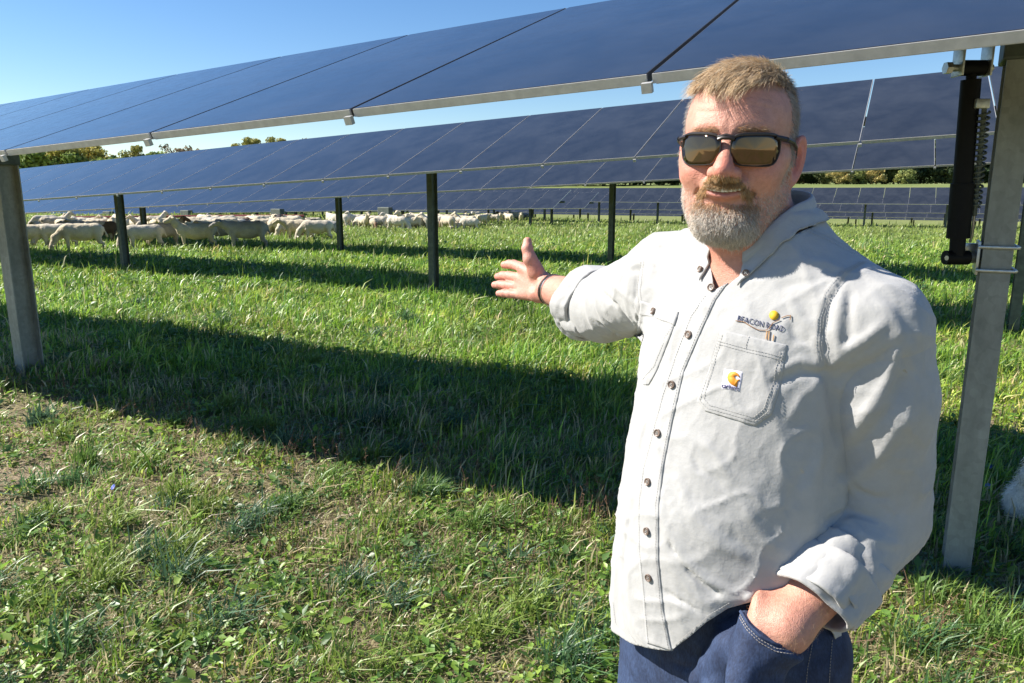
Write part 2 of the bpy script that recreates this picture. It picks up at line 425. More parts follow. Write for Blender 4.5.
# left hand, slid into the front pocket
HB = WR_L + np.array([-.032, .045, -.058])
BODY.box(WR_L + np.array([-.030, -.004, -.030]), (.040, .015, .031), .014, np.stack([nrm(HB - WR_L), nrm(np.cross(nrm(HB - WR_L), (.25, -.9, .2))), nrm((.25, -.9, .2))])[[0, 2, 1]], k=.022)
hand_chain(BODY, [WR_L, HB, HB + np.array([-.035, .0, -.06])], (.030, .028, .020), k=.02)
hand_chain(BODY, [WR_L + np.array([-.03, -.01, -.03]), HB + np.array([-.022, -.010, .004]), HB + np.array([-.035, .004, -.02])], (.016, .014, .011), k=.012)
for k_, (dx, dz) in enumerate(((-.050, -.05), (-.030, -.062), (-.008, -.062), (.012, -.05))):
    hand_chain(BODY, [HB + np.array([dx * .6, -.004, -.015]), HB + np.array([dx * .9, .010, dz * .8]), HB + np.array([dx - .008, .022, dz * 1.4])], (.011, .010, .0085), k=.006)
LEGS = {}
for sd in (-1, 1):
    hp_ = at_body(.095 * sd, 0, .92); kn = at_body(.115 * sd, .02, .50); an = at_body(.12 * sd, -.02, .10); LEGS[sd] = (hp_, kn, an)
    BODY.cap(hp_ + UL * .012, kn, .072, .052, k=.04); BODY.cap(kn, an, .052, .036, k=.02); BODY.cap(an, an + NF * .14 + np.array([0, 0, -.05]), .036, .03, k=.02)
# ================================================================== the man: skin, clothes, hair
man = empty('person', (.35, 1.08, 0))
tag(man, 'bearded man in sunglasses and pale button-up shirt, one hand in jeans pocket', 'person')
def under(o):
    o.parent = man; o.matrix_parent_inverse = Matrix.Translation(-Vector(man.location)); return o

def refine(V, Q, sel, f):
    """halve the faces picked by sel and pull the new points onto f = 0"""
    import bmesh
    me = mk_mesh('tmp', V, Q); bm = bmesh.new(); bm.from_mesh(me)
    c = V[Q].mean(1); ok = sel(c); bm.edges.ensure_lookup_table(); bm.faces.ensure_lookup_table()
    es = set(); 
    for i in np.flatnonzero(ok):
        for e in bm.faces[int(i)].edges: es.add(e)
    bmesh.ops.subdivide_edges(bm, edges=list(es), cuts=1, use_grid_fill=True)
    bmesh.ops.triangulate(bm, faces=[x for x in bm.faces if len(x.verts) > 4])
    V2 = np.array([v.co[:] for v in bm.verts]); Qs = [[v.index for v in x.verts] for x in bm.faces]
    bm.free(); bpy.data.meshes.remove(me)
    m = sel(V2); W = V2[m]
    for _ in range(3):
        d, g = grad(f, W, .0006); W = W - np.clip(d / ((g * g).sum(1) + 1e-4), -.002, .002)[:, None] * g
    V2[m] = W
    return V2, np.array([q for q in Qs if len(q) == 4]), np.array([q for q in Qs if len(q) == 3]).reshape(-1, 3)

# ---- skin
V, Q = nets(BODY, (-.05, .75, .0), (.75, 2.0, 1.82), .0042)
HAND_C = hp(520, 275, 1.72)
def fine(P): return ((np.linalg.norm(P - HC, axis=1) < .17) & (P[:, 2] > 1.50)) | (np.linalg.norm(P - HAND_C, axis=1) < .17) | (np.linalg.norm(P - WR_L, axis=1) < .09)
V, Q, T = refine(V, Q, fine, BODY)
L = w2h(V); hd = np.linalg.norm(V - HC, axis=1) < .19
base = np.array([.53, .26, .185]); C = np.tile(base, (len(V), 1))
def blot(c, r, col, a, sym=True):
    q = L.copy()
    if sym: q[:, 0] = np.abs(q[:, 0])
    w = np.exp(-(((q - np.array(c)) / np.array(r)) ** 2).sum(1)) * a * hd; C[:] = C + (np.array(col) - C) * w[:, None]
blot((0, .11, -.03), (.02, .03, .018), (.60, .17, .12), .75); blot((.045, .07, -.028), (.026, .03, .02), (.60, .20, .14), .6)
blot((.085, -.01, -.012), (.02, .03, .04), (.62, .17, .12), .75)
blot((0, .08, .055), (.07, .05, .03), (.58, .28, .20), .4); blot((0, .03, -.135), (.08, .07, .03), (.55, .22, .15), .6)
blot((0, .095, -.060), (.027, .02, .010), (.48, .15, .12), .85)
n = vnoise(V, 55, 3) * .5 + vnoise(V, 140, 4) * .5
C *= (1 + .10 * n)[:, None]; C[:, 1:] *= (1 - .06 * vnoise(V, 30, 5))[:, None]
for q_ in (hp(504, 265, 1.78), hp(498, 276.6, 1.80), hp(495, 285, 1.79), hp(499, 293, 1.76), hp(527.5, 242, 1.66), hp(534, 268, 1.65), hp(537, 294, 1.66)):
    w_ = np.exp(-(np.linalg.norm(V - q_, axis=1) / .016) ** 2) * .5; C[:] = C + (np.array([.62, .20, .15]) - C) * w_[:, None]
hn = np.linalg.norm(V - HAND_C, axis=1) < .16; C[hn] = C[hn] * .65 + np.array([.62, .30, .24]) * .35
# short clipped grey sides and scalp under the hair
def hair_mask(L):
    x, y, z = np.abs(L[:, 0]), L[:, 1], L[:, 2]
    line = .070 - .55 * np.maximum(0, -(y - .060)) - 12 * np.maximum(0, .05 - x) ** 2 * 0
    side = sstep(.028, .012, y) * sstep(-.045 , -.030, z + .0 * y) * (x > .04) + (y < -.04) * sstep(-.075, -.06, z)
    top = sstep(.064, .072, z - .15 * (y < 0) * 0 + .0)
    return np.clip(np.maximum(side * (x > .045), np.maximum(top, (y < -.03) * sstep(-.08, -.06, z))), 0, 1)
hm = hair_mask(L) * (np.linalg.norm(V - HC, axis=1) < .15)
notear = np.abs(L[:, 0]) < .079
C = C + (np.array([.30, .20, .13]) - C) * (hm * .55 * notear)[:, None]
sk = NT('skin'); sk.set(Roughness=.5); sk.b.inputs['Subsurface Weight'].default_value = .12; sk.b.inputs['Subsurface Radius'].default_value = (1, .3, .15); sk.b.inputs['Subsurface Scale'].default_value = .004
co_ = sk.coord(); n1 = sk.noise(900, 3, .6, co_); n2 = sk.noise(160, 4, .7, co_)
vo = sk.new('ShaderNodeTexVoronoi'); vo.inputs['Scale'].default_value = 700; sk.L(co_, vo.inputs['Vector'])
r_ = sk.ramp(n2.outputs[0], [(.3, (.88, .84, .82)), (.7, (1.1, 1.1, 1.1))]); sk.L(sk.mix(1.0, sk.tint(), r_.outputs[0], 'MULTIPLY'), sk.b.inputs['Base Color'])
b0 = sk.bump(n2.outputs[0], .5, .0018); b1 = sk.bump(vo.outputs[0], .5, .0008, b0)
skin = sk.m
body = under(link('body', mk_mesh('body', V, Q, T, colors=C, mats=[skin])))

# ---- shirt field
FA_R = EL_R + (WR_R - EL_R) * .24; FA_L = EL_L + (WR_L - EL_L) * .70
BASE = Field(); BASE.add(lambda P: torso(P), (.35, 1.08, 1.17), .46, k=.05)
BASE.cap(SH_R + nrm(NK0 - SH_R) * .08, SH_R, .066, .068, k=.045); BASE.cap(SH_L + nrm(NK0 - SH_L) * .09, SH_L, .066, .068, k=.045)
BASE.cap(np.array([.363, 1.085, 1.535]), SH_L + np.array([-.02, .01, .018]), .045, .050, k=.05)
BASE.cap(np.array([.363, 1.085, 1.535]), SH_R + np.array([.01, -.01, .012]), .045, .050, k=.05)
BASE.cap(SH_R, EL_R, .072, .068, k=.035); BASE.cap(EL_R, EL_R + (WR_R - EL_R) * .7, .066, .060, k=.02)
ARM = Field(); ARM.cap(SH_L, SH_L + (EL_L - SH_L) * .35, .066, .072, k=.030); ARM.cap(SH_L + (EL_L - SH_L) * .35, EL_L, .073, .064, k=.02); ARM.cap(EL_L, EL_L + (WR_L - EL_L) * .9, .062, .056, k=.02)
BOTH = lambda P: smin(BASE(P), ARM(P), .006)
# creases: (pixels of the line, height mm, width mm); each is laid on the cloth where it runs
CREASE = [
 ([(868, 262), (845, 278), (829, 302), (823, 332), (826, 366)], -2.6, 5), ([(860, 262), (838, 279), (822, 303), (816, 332), (819, 362)], 2.2, 6),
 ([(826, 366), (833, 400), (838, 440)], -9, 9),
 ([(829, 368), (846, 352), (866, 340), (884, 322)], 5, 9), ([(832, 384), (850, 372), (874, 362), (900, 342)], -4, 8),
 ([(840, 296), (836, 330), (838, 355)], 5, 7), ([(850, 290), (849, 325), (848, 345)], -4, 7),
 ([(900, 345), (888, 380), (868, 410), (848, 436)], 6, 10), ([(907, 372), (893, 405), (872, 432), (852, 452)], -5, 9),
 ([(905, 420), (880, 455), (850, 480), (838, 486)], 6, 11), ([(918, 420), (914, 470), (900, 520)], -3, 12),
 ([(838, 470), (860, 492), (890, 500)], -4, 8), ([(828, 520), (850, 512), (880, 520)], -5, 8), ([(818, 532), (842, 530), (872, 540), (900, 545)], 5, 8),
 ([(812, 548), (836, 552), (868, 566)], -4, 7), ([(806, 562), (822, 580), (836, 600)], 3, 5),
 ([(880, 300), (900, 330), (915, 370)], 3, 10), ([(858, 268), (890, 290), (915, 320)], 2, 10),
 # chest and belly
 ([(826, 366), (800, 360), (775, 372)], 4, 8), ([(826, 374), (800, 372), (770, 384)], -4, 8), ([(824, 380), (802, 396), (790, 420)], 3, 9),
 ([(816, 330), (800, 318), (790, 300)], 3, 8), ([(812, 345), (797, 338), (790, 325)], -3, 6),
 ([(690, 452), (700, 470), (712, 476), (722, 486)], -2.5, 6), ([(700, 440), (716, 455), (730, 478)], 2.5, 8),
 ([(661, 498), (668, 530), (684, 558), (706, 580), (735, 592)], 6, 8), ([(665, 515), (674, 548), (694, 575), (720, 596)], -6, 6),
 ([(720, 600), (745, 598), (765, 600)], 6, 8), ([(668, 560), (690, 590), (715, 606)], 4, 7), ([(664, 590), (680, 600), (705, 612)], -4, 6),
 ([(676, 470), (690, 510), (720, 545), (760, 560)], 3, 12), ([(740, 500), (765, 540), (790, 556)], 2, 12), ([(730, 530), (752, 556), (785, 572)], -2, 10),
 ([(800, 470), (790, 510), (795, 550)], -4, 12), ([(820, 440), (812, 490), (810, 530)], 5, 12),
 ([(642, 400), (630, 470), (626, 540)], 3, 9), ([(636, 440), (634, 500), (622, 580)], -2.5, 8), ([(652, 395), (640, 440), (632, 470)], 2, 6),
 # stretched right sleeve and shoulder
 ([(640, 262), (636, 290), (640, 322), (648, 340)], -3.5, 7), ([(632, 265), (628, 290), (630, 320)], 3, 9),
 ([(606, 275), (622, 292), (640, 306)], 4, 8), ([(600, 290), (618, 306), (636, 326)], -4.5, 7), ([(596, 305), (612, 322), (634, 334)], 4, 7),
 ([(598, 322), (615, 333), (630, 337)], -4, 6), ([(612, 268), (628, 272), (645, 268)], -3, 6), ([(655, 262), (664, 285), (668, 305)], -2, 8), ([(672, 250), (684, 280), (690, 300)], 2.5, 9),
 ([(645, 330), (655, 320), (668, 318)], 2, 6),
 # yoke seam and shoulder
 ([(806, 226), (830, 236), (858, 252), (870, 262)], -1.8, 3), ([(800, 262), (826, 262), (850, 272)], 2.5, 9), ([(776, 290), (800, 282), (822, 282)], -2, 9),
]
def crease_field(F, items, tube_w=1.0):
    out = []
    for line, amp, wd in items:
        H, ok = hits(F, line); H = H[ok]
        if len(H) < 2: continue
        wd = wd * .74; out.append((H, amp / 1000, wd / 1000, H.mean(0), np.linalg.norm(H - H.mean(0), axis=1).max() + 3 * wd / 1000))
    return out
CF = crease_field(BOTH, CREASE)
def creases(P, CF=CF):
    c = (P.min(0) + P.max(0)) / 2; R = np.linalg.norm(P.max(0) - P.min(0)) / 2; r = np.zeros(len(P))
    for H, A, w, hc, hr in CF:
        if np.linalg.norm(hc - c) > R + hr: continue
        D = np.full(len(P), 9.0); TT = np.zeros(len(P)); m = len(H) - 1
        for i in range(m):
            d, t = segd(P, H[i], H[i + 1]); b = d < D; D = np.where(b, d, D); TT = np.where(b, (i + t) / m, TT)
        r += A * np.exp(-(D / w) ** 2) * np.sqrt(np.clip(np.minimum(TT, 1 - TT) * 5, 0.06, 1))
    return r
ARM_L = nrm(EL_L - SH_L); ARM_R = nrm(EL_R - SH_R)
def wrinkle(P):
    q = P.copy(); warp = vnoise(P, 7, 21)[:, None] * .05
    sl = np.stack([(P @ UL) + .25 * P[:, 2], P @ NF, P[:, 2] * .22 + .06 * (P @ UL)], 1) + warp
    dg = np.stack([(P @ UL) * .35 + P[:, 2] * .2, P @ NF, P[:, 2] - .5 * (P @ UL)], 1) + warp * .8
    a = 1 - np.abs(vnoise(sl, 15, 22)); b = 1 - np.abs(vnoise(dg, 24, 23)); e = vnoise(sl + warp, 34, 25); c = vnoise(q, 85, 24)
    low = sstep(1.35, 1.05, P[:, 2])
    return (.0030 + .0010 * low) * (a ** 4 - .25) + (.0018 + .0007 * low) * (b ** 6 - .18) + .0009 * e + .00022 * c + .0006 * ((1 - np.abs(vnoise(q * [1, 1, .7] + warp * .5, 44, 27))) ** 6 - .15) + .0004 * ((1 - np.abs(vnoise(q + warp * .3, 66, 28))) ** 6 - .15)
def SHIRT(P):
    P = np.asarray(P, float); return BOTH(P) - creases(P) - wrinkle(P)
def SHIRT_T(P): P = np.asarray(P, float); return BASE(P) - creases(P) - wrinkle(P)
def SLEEVE(P): P = np.asarray(P, float); return ARM(P) - creases(P) - wrinkle(P)
def clip(V, T, g):
    """cut a triangle mesh along g = 0 and keep g > 0"""
    G = g(V); G = np.where(np.abs(G) < 1e-7, 1e-7, G); s = G[T] > 0; n = s.sum(1); out = [T[n == 3]]; newV = []; cache = {}; base = len(V)
    def cutp(a, b):
        k = (a, b) if a < b else (b, a)
        if k not in cache: t = G[k[0]] / (G[k[0]] - G[k[1]]); cache[k] = base + len(newV); newV.append(V[k[0]] + (V[k[1]] - V[k[0]]) * t)
        return cache[k]
    ex = []
    for tri, sg in zip(T[(n == 1) | (n == 2)].tolist(), s[(n == 1) | (n == 2)].tolist()):
        r = sg.index(True) if sum(sg) == 1 else sg.index(False); a, b, c = tri[r], tri[(r + 1) % 3], tri[(r + 2) % 3]; ab, ac = cutp(a, b), cutp(a, c)
        if sum(sg) == 1: ex.append((a, ab, ac))
        else: ex += [(ab, b, c), (ab, c, ac)]
    V = np.concatenate([V, np.array(newV).reshape(-1, 3)]); T = np.concatenate([out[0], np.array(ex, int).reshape(-1, 3)])
    u = np.unique(T); mp = np.full(len(V), -1); mp[u] = np.arange(len(u)); return V[u], mp[T]
def q2t(Q): return np.concatenate([Q[:, [0, 1, 2]], Q[:, [0, 2, 3]]])
V, Q = nets(SHIRT_T, (.02, .75, .84), (.75, 1.75, 1.62), .0042, slack=1.7)
# hem line, sleeve ends and neck opening
hem_px = [(608, 560), (613, 630), (634, 645), (650, 647), (672, 650), (690, 636), (708, 620), (728, 608), (752, 600), (780, 596), (806, 604), (826, 622), (850, 648)]
def ang(P): 
    qx = P[:, 0] - CX(P[:, 2]); qy = P[:, 1] - CY(P[:, 2]); return np.arctan2(qx * UL[0] + qy * UL[1], qx * NF[0] + qy * NF[1])
TOR = Field(); TOR.add(lambda P: torso(P), (.35, 1.08, 1.17), .46, k=.05)
Hh, ok = hits(TOR, hem_px); Hh = Hh[ok]; ha = ang(Hh); o = np.argsort(ha); ha, hz = ha[o], Hh[o, 2]
HEM = lambda P: np.interp(ang(P), np.r_[-math.pi, ha[0] - .5, ha, ha[-1] + .4, math.pi], np.r_[.91, .93, hz, .925, .91])
FD_R = nrm(WR_R - EL_R); FD_L = nrm(WR_L - EL_L)
T = q2t(Q)
V, T = clip(V, T, lambda P: np.where((segd(P, SH_R, WR_R)[0] < .13) & (P[:, 2] > 1.2), 1.0, P[:, 2] - HEM(P)))
V, T = clip(V, T, lambda P: np.where(segd(P, EL_R, WR_R + FD_R * .1)[0] < .12, -(P - FA_R) @ FD_R, 1.0))
def neck_g(P):
    q = P - np.array([.357, 1.078, 0]); u = q @ UL; n = q @ NF; z = P[:, 2]
    r = np.sqrt((u / .063) ** 2 + ((n - .004) / .068) ** 2) - 1
    return np.where(z > 1.44, r * .06, 1.0)
V, T = clip(V, T, neck_g)
def vee(P):
    q = P - np.array([.357, 1.078, 0]); u = q @ UL; n = q @ NF; z = P[:, 2]
    return np.where((n > 0) & (z > 1.44), np.abs(u - .004) - .044 * (z - 1.460) / .05, 1.0)
V, T = clip(V, T, vee)
VS, TS = V, T
V, Q = nets(SLEEVE, (.36, .78, .95), (.75, 1.25, 1.62), .0042, slack=1.7); T = q2t(Q)
V, T = clip(V, T, lambda P: -(P - FA_L) @ FD_L)
VA, TA_ = clip(V, T, lambda P: BASE(P) + .012)
V, T = VS, TS
# pull the rim onto clean lines
cl = NT('shirt_cloth'); cl.set(Roughness=.85, Base_Color=(.46, .45, .43)); cl.b.inputs['Sheen Weight'].default_value = .25; cl.b.inputs['Specular IOR Level'].default_value = .25
co_ = cl.coord(); nn = cl.noise(9, 4, .6, co_); n3 = cl.noise(60, 4, .65, co_)
wv = cl.new('ShaderNodeTexWave', wave_type='BANDS', bands_direction='DIAGONAL'); wv.inputs['Scale'].default_value = 420; wv.inputs['Distortion'].default_value = .6; cl.L(co_, wv.inputs['Vector'])
r1 = cl.ramp(nn.outputs[0], [(.3, (.368, .363, .352)), (.7, (.420, .414, .402))]); r3 = cl.ramp(n3.outputs[0], [(.3, (.95, .95, .95)), (.7, (1.03, 1.03, 1.03))])
cl.L(cl.mix(1.0, r1.outputs[0], r3.outputs[0], 'MULTIPLY'), cl.b.inputs['Base Color'])
ns = cl.noise(38, 6, .68, co_, .8)
n4 = cl.noise(170, 4, .7, co_, .4); b00 = cl.bump(n3.outputs[0], .22, .004); b0 = cl.bump(n4.outputs[0], .30, .0012, b00); b1 = cl.bump(wv.outputs[0], .22, .0006, b0)
cloth = cl.m
shirt = under(link('shirt', mk_mesh('shirt', V, tris=T, mats=[cloth])))
def solid(o, t, off=-1.0):
    m = o.modifiers.new('thickness', 'SOLIDIFY'); m.thickness = t; m.offset = off; return o
solid(shirt, .0018)
def part(name, me_or_o, parent=shirt, label=None):
    o = me_or_o if isinstance(me_or_o, bpy.types.Object) else link(name, me_or_o)
    o.parent = parent
    if parent is man: o.matrix_parent_inverse = Matrix.Translation(-Vector(man.location))
    if label: o['label'] = label
    return o

sleeve = solid(part('sleeve', mk_mesh('sleeve', VA, tris=TA_, mats=[cloth])), .0018)
def resample(pts, n):
    pts = np.asarray(pts, float); s = np.r_[0, np.cumsum(np.linalg.norm(np.diff(pts, axis=0), axis=1))]; t = np.linspace(0, s[-1], n)
    return np.stack([np.interp(t, s, pts[:, i]) for i in range(pts.shape[1])], 1)
def patch(name, left, right, n, m, th, mat, parent=shirt, F=SHIRT, colors=None, lift=0.0, bulge=0.0, label=None, inner=.003):
    """a piece of cloth sewn on: grid between two pixel lines, laid on F, th thick"""
    Lp = resample(left, n); Rp = resample(right, n); t = np.linspace(0, 1, m)
    G = (Lp[:, None] * (1 - t)[None, :, None] + Rp[:, None] * t[None, :, None]).reshape(-1, 2)
    H, ok = hits(F, G, wrap=True); d, g = grad(F, H, .0015); N = g / (np.linalg.norm(g, axis=1)[:, None] + 1e-9)
    H = H.reshape(n, m, 3); N = N.reshape(n, m, 3)
    ei = np.minimum(np.arange(n), n - 1 - np.arange(n))[:, None]; ej = np.minimum(np.arange(m), m - 1 - np.arange(m))[None, :]; e = np.minimum(ei, ej)
    px = vnoise(H.reshape(-1, 3), 210, 9).reshape(n, m)
    h = th * np.where(e == 0, .55, 1.0) + lift + bulge * np.clip(e / 6, 0, 1) + .00035 * px * (e < 4)
    top = H + N * h[..., None]; bot = H - N * inner
    V = np.concatenate([top.reshape(-1, 3), bot.reshape(-1, 3)]); K = n * m; Q = []
    for i in range(n - 1):
        for j in range(m - 1): a = i * m + j; Q.append((a, a + m, a + m + 1, a + 1))
    rim = [j for j in range(m)] + [i * m + m - 1 for i in range(1, n)] + [(n - 1) * m + j for j in range(m - 2, -1, -1)] + [i * m for i in range(n - 2, 0, -1)]
    for a, b in zip(rim, rim[1:] + rim[:1]): Q.append((a, b, b + K, a + K))
    return part(name, mk_mesh(name, V, Q, mats=[mat]), parent, label)
STITCH = MB()
def stitch(line, off=.0024, F=SHIRT, dash=.0026, gap=.0014, r=.00032, mb=STITCH, n=None):
    Ld = np.linalg.norm(np.diff(np.asarray(line, float), axis=0), axis=1).sum(); n = n or max(6, int(Ld / 1.6))
    P = resample(line, n); H, ok = hits(F, P); d, g = grad(F, H, .0015); N = g / np.linalg.norm(g, axis=1)[:, None]
    S = H + N * off; S = S[ok]; s = np.r_[0, np.cumsum(np.linalg.norm(np.diff(S, axis=0), axis=1))]; p = 0
    while p < s[-1] - dash:
        a, b = [np.array([np.interp(x, s, S[:, i]) for i in range(3)]) for x in (p, p + dash)]
        mb.tube([a, b], r, seg=4, caps=False); p += dash + gap
def off_line(l, dx, dy=0): return [(x + dx, y + dy) for x, y in l]
# placket
pl_l = [(704, 296), (690, 316), (676, 352), (660, 400), (651, 437), (642, 470), (638, 505), (638, 547), (642, 589), (647, 643)]
pl_r = [(728, 283), (716, 300), (702, 330), (684, 372), (673, 420), (664, 466), (659, 505), (659, 560), (664, 611), (672, 651)]
patch('placket', pl_l, pl_r, 200, 16, .0016, cloth, bulge=.0004)
stitch(off_line(pl_l, 2.2), .0024); stitch(off_line(pl_r, -2.2), .0024)
# chest pockets
pk_l = [(721, 330), (712, 362), (697, 401), (705, 411)]; pk_r = [(787, 345), (782, 380), (772, 414), (755, 426)]
pk1 = patch('chest_pocket', pk_l, pk_r, 70, 50, .0013, cloth, bulge=.0010)
stitch([(720, 334), (711, 364), (700, 400), (708, 408), (755, 421), (768, 411), (777, 382), (783, 349)], .0026); stitch([(723, 335), (714, 364), (704, 398), (710, 405), (753, 417), (764, 408), (773, 382), (780, 349)], .0028)
stitch([(719, 341), (752, 350), (784, 357)], .0029); stitch([(719, 344), (752, 353), (783, 360)], .0029); stitch([(748, 335), (746, 350)], .0029)
pj_l = [(641, 302), (637, 330), (633, 372), (644, 385)]; pj_r = [(679, 313), (670, 338), (657, 371), (649, 385)]
patch('chest_pocket', pj_l, pj_r, 60, 24, .0013, cloth, bulge=.0008)
patch('pocket_flap', [(641, 301), (640, 314)], [(679, 312), (675, 326)], 14, 24, .0028, cloth, bulge=.0008)
stitch([(640, 313), (657, 318), (674, 324)], .0038); stitch([(644, 380), (655, 366), (666, 338), (673, 326)], .0026); stitch([(636, 372), (640, 335), (643, 314)], .0026)
# armhole, yoke, side seams
AH = [(866, 262), (846, 273), (831, 293), (823, 318), (821, 345), (825, 364)]
for dx in (-2.5, -6, 0): stitch(off_line(AH, dx), .0012)
stitch([(806, 228), (830, 238), (856, 252), (868, 260)], .0008); stitch([(806, 231), (830, 241), (856, 255)], .0008)
stitch([(641, 262), (637, 290), (641, 320)], .0008); stitch([(644, 260), (640, 290), (644, 318)], .0008)
stitch([(636, 642), (632, 636), (616, 624), (613, 600)], .0008)
stitch([(675, 645), (692, 630), (710, 614), (730, 602)], .0010)

# ---- rolled cuffs
def cuff(e, w, t0, t1, r0, r1, seed, tilt):
    A = e + (w - e) * t0; B = e + (w - e) * t1; ax = nrm(B - A); Ln = np.linalg.norm(B - A); nA = nrm(ax + tilt)
    def f(P):
        q = P - A; t = q @ ax; rad = np.linalg.norm(q - t[:, None] * ax, axis=1)
        th = np.arctan2((q @ nrm(np.cross(ax, (0, 0, 1)))), q @ nrm(np.cross(np.cross(ax, (0, 0, 1)), ax)))
        R = r0 + (r1 - r0) * np.clip(t / Ln, 0, 1) + .0035 * np.sin(th * 3 + seed) + .0025 * np.sin(th * 5 + seed * 2) + .0030 * vnoise(P, 34, seed) + .0012 * vnoise(P, 90, seed + 1)
        s = np.abs(rad - R) - .0036; lo = -(q @ nA); hi = (P - B) @ nA
        edge = .0028 * 0
        return smax(smax(s, lo, .004), hi, .004)
    c = (A + B) / 2; V, Q = nets(f, c - .13, c + .13, .0030, slack=2.4)
    return V, Q
V, Q = cuff(EL_R, WR_R, .02, .29, .0665, .070, 3, np.array([.0, .0, .18])); part('rolled_cuff', mk_mesh('rolled_cuff', V, Q, mats=[cloth]))
V, Q = cuff(EL_R, WR_R, .12, .36, .0725, .0770, 5, np.array([.0, .0, .30])); part('rolled_cuff', mk_mesh('rolled_cuff', V, Q, mats=[cloth]))
V, Q = cuff(EL_L, WR_L, .38, .80, .0600, .0530, 8, np.array([.10, .0, -.1])); part('rolled_cuff', mk_mesh('rolled_cuff', V, Q, mats=[cloth]))
V, Q = cuff(EL_L, WR_L, .50, .77, .0635, .0575, 9, np.array([.10, .0, -.1])); part('rolled_cuff', mk_mesh('rolled_cuff', V, Q, mats=[cloth]))

# ---- collar
K = np.array([.357, 1.078, 0])
def collar_pt(phi, v):
    """v: 0 inner foot .. .4 fold line .. 1 free edge"""
    a = abs(phi); s = math.sin(phi); c_ = math.cos(phi); fr = max(0, c_) ** 2
    zf = 1.600 - .030 * (1 + c_) / 2 - .060 * fr ** 1.3
    ru = .0640; rn = .070 + .014 * fr
    out = nrm(np.array([s / ru, c_ / rn])); p0 = np.array([ru * s, rn * c_])
    if v <= .4:
        t = v / .4; z = zf - .034 * (1 - t); o_ = -.001 * (1 - t)
    else:
        t = (v - .4) / .6; fold = math.sin(min(1, t * 4) * math.pi / 2); leaf = .041 + .015 * max(0, c_) ** 6
        z = zf + .0025 * math.sin(min(t * 6, 1) * math.pi) - leaf * t; o_ = .0045 * fold + .008 * t
    p = p0 + out * o_
    return K + UL * p[0] + NF * p[1] + UZ * z
phis = np.concatenate([np.linspace(.40, math.pi, 60), np.linspace(-math.pi, -.40, 60)[1:]]); vs = np.r_[np.linspace(0, .4, 7), np.linspace(.43, 1, 16)]
CV = np.array([[collar_pt(p, v) for v in vs] for p in phis]); m_ = len(vs)
sel = vs > .5; sub = CV[:, sel].reshape(-1, 3)
for _ in range(7):
    d, g = grad(SHIRT, sub, .002); wv_ = np.tile(np.clip((vs[sel] - .6) / .35, 0, 1), len(phis)); push = np.clip(.0040 - d, -.010 * wv_, .02); sub = sub + g / (np.linalg.norm(g, axis=1)[:, None] + 1e-9) * push[:, None]
CV[:, sel] = sub.reshape(len(phis), -1, 3); CV += .0012 * vnoise(CV.reshape(-1, 3), 45, 31).reshape(len(phis), m_)[..., None] * np.array([UL * .6 + UZ * .3])
Qc = [(i * m_ + j, i * m_ + j + 1, (i + 1) * m_ + j + 1, (i + 1) * m_ + j) for i in range(len(phis) - 1) for j in range(m_ - 1)]
collar = part('collar', mk_mesh('collar', CV.reshape(-1, 3), Qc, mats=[cloth])); solid(collar, .0026, 0)
for j in (-2, -3):
    for i in range(2, len(phis) - 3):
        if i % 1 == 0:
            a = CV[i, j] + nrm(CV[i, j] - K - UZ * CV[i, j][2]) * .0018; b = CV[i + 1, j] + nrm(CV[i + 1, j] - K - UZ * CV[i + 1, j][2]) * .0018
            STITCH.tube([a, a + (b - a) * .65], .00032, seg=4, caps=False)
thread = simple_mat('thread', (.36, .35, .33), .7)
part('stitching', STITCH.build('stitching', thread, None))

# ---- buttons
btn_m = simple_mat('horn_button', (.16, .115, .09), .35, nscale=300, var=.5)
def button(px, py, off=.0035, F=SHIRT, r=.0056, tiltv=None, P=None, N=None):
    if P is None:
        H, _ = hits(F, [(px, py)]); d, g = grad(F, H, .003); N = nrm(g[0]); P = H[0] + N * off
    a = nrm(np.cross(N, (0.2, 0.1, 1))); b = np.cross(N, a); mb = MB(); k = 20
    rings = [(r * .55, .0022), (r * .70, .0024), (r * .80, .0034), (r * .95, .0034), (r, .0026), (r, .0004)]
    V = [P + N * .0022]
    for rr, h in rings:
        for j in range(k): th = 2 * math.pi * j / k; V.append(P + N * h + (math.cos(th) * a + math.sin(th) * b) * rr)
    T = [(0, 1 + j, 1 + (j + 1) % k) for j in range(k)]; Q = [(1 + i * k + j, 1 + (i + 1) * k + j, 1 + (i + 1) * k + (j + 1) % k, 1 + i * k + (j + 1) % k) for i in range(len(rings) - 1) for j in range(k)]
    mb.add(V, Q, T, 0)
    for s1 in (-1, 1):
        for s2 in (-1, 1): c = P + N * .0024 + a * s1 * r * .22 + b * s2 * r * .22; mb.tube([c, c + N * .0004], .0008, 6, m=1)
    mb.tube([P + N * .0026 + (a + b) * r * .2, P + N * .0026 - (a + b) * r * .2], .0004, 4, m=1)
    me = mk_mesh('button', np.concatenate(mb.V), np.concatenate(mb.Q), np.concatenate(mb.T), True, mats=[btn_m, thread], mat_q=mb.mq, mat_t=mb.mt)
    return part('button', me)
for x, y in ((712.5, 288), (690, 335), (673, 384.5), (659, 433), (649.5, 482), (648.5, 531), (650, 577)): button(x, y, .0022)
button(656, 312, .0040)
N_ = nrm(UL * .35 + NF * .9 + UZ * .3)
i_ = 2; button(0, 0, P=CV[i_, -4] + nrm(CV[i_, -4] - K - UZ * CV[i_, -4][2]) * .0016, N=nrm(CV[i_, -4] - K - UZ * (CV[i_, -4][2] - .02)), r=.0048)
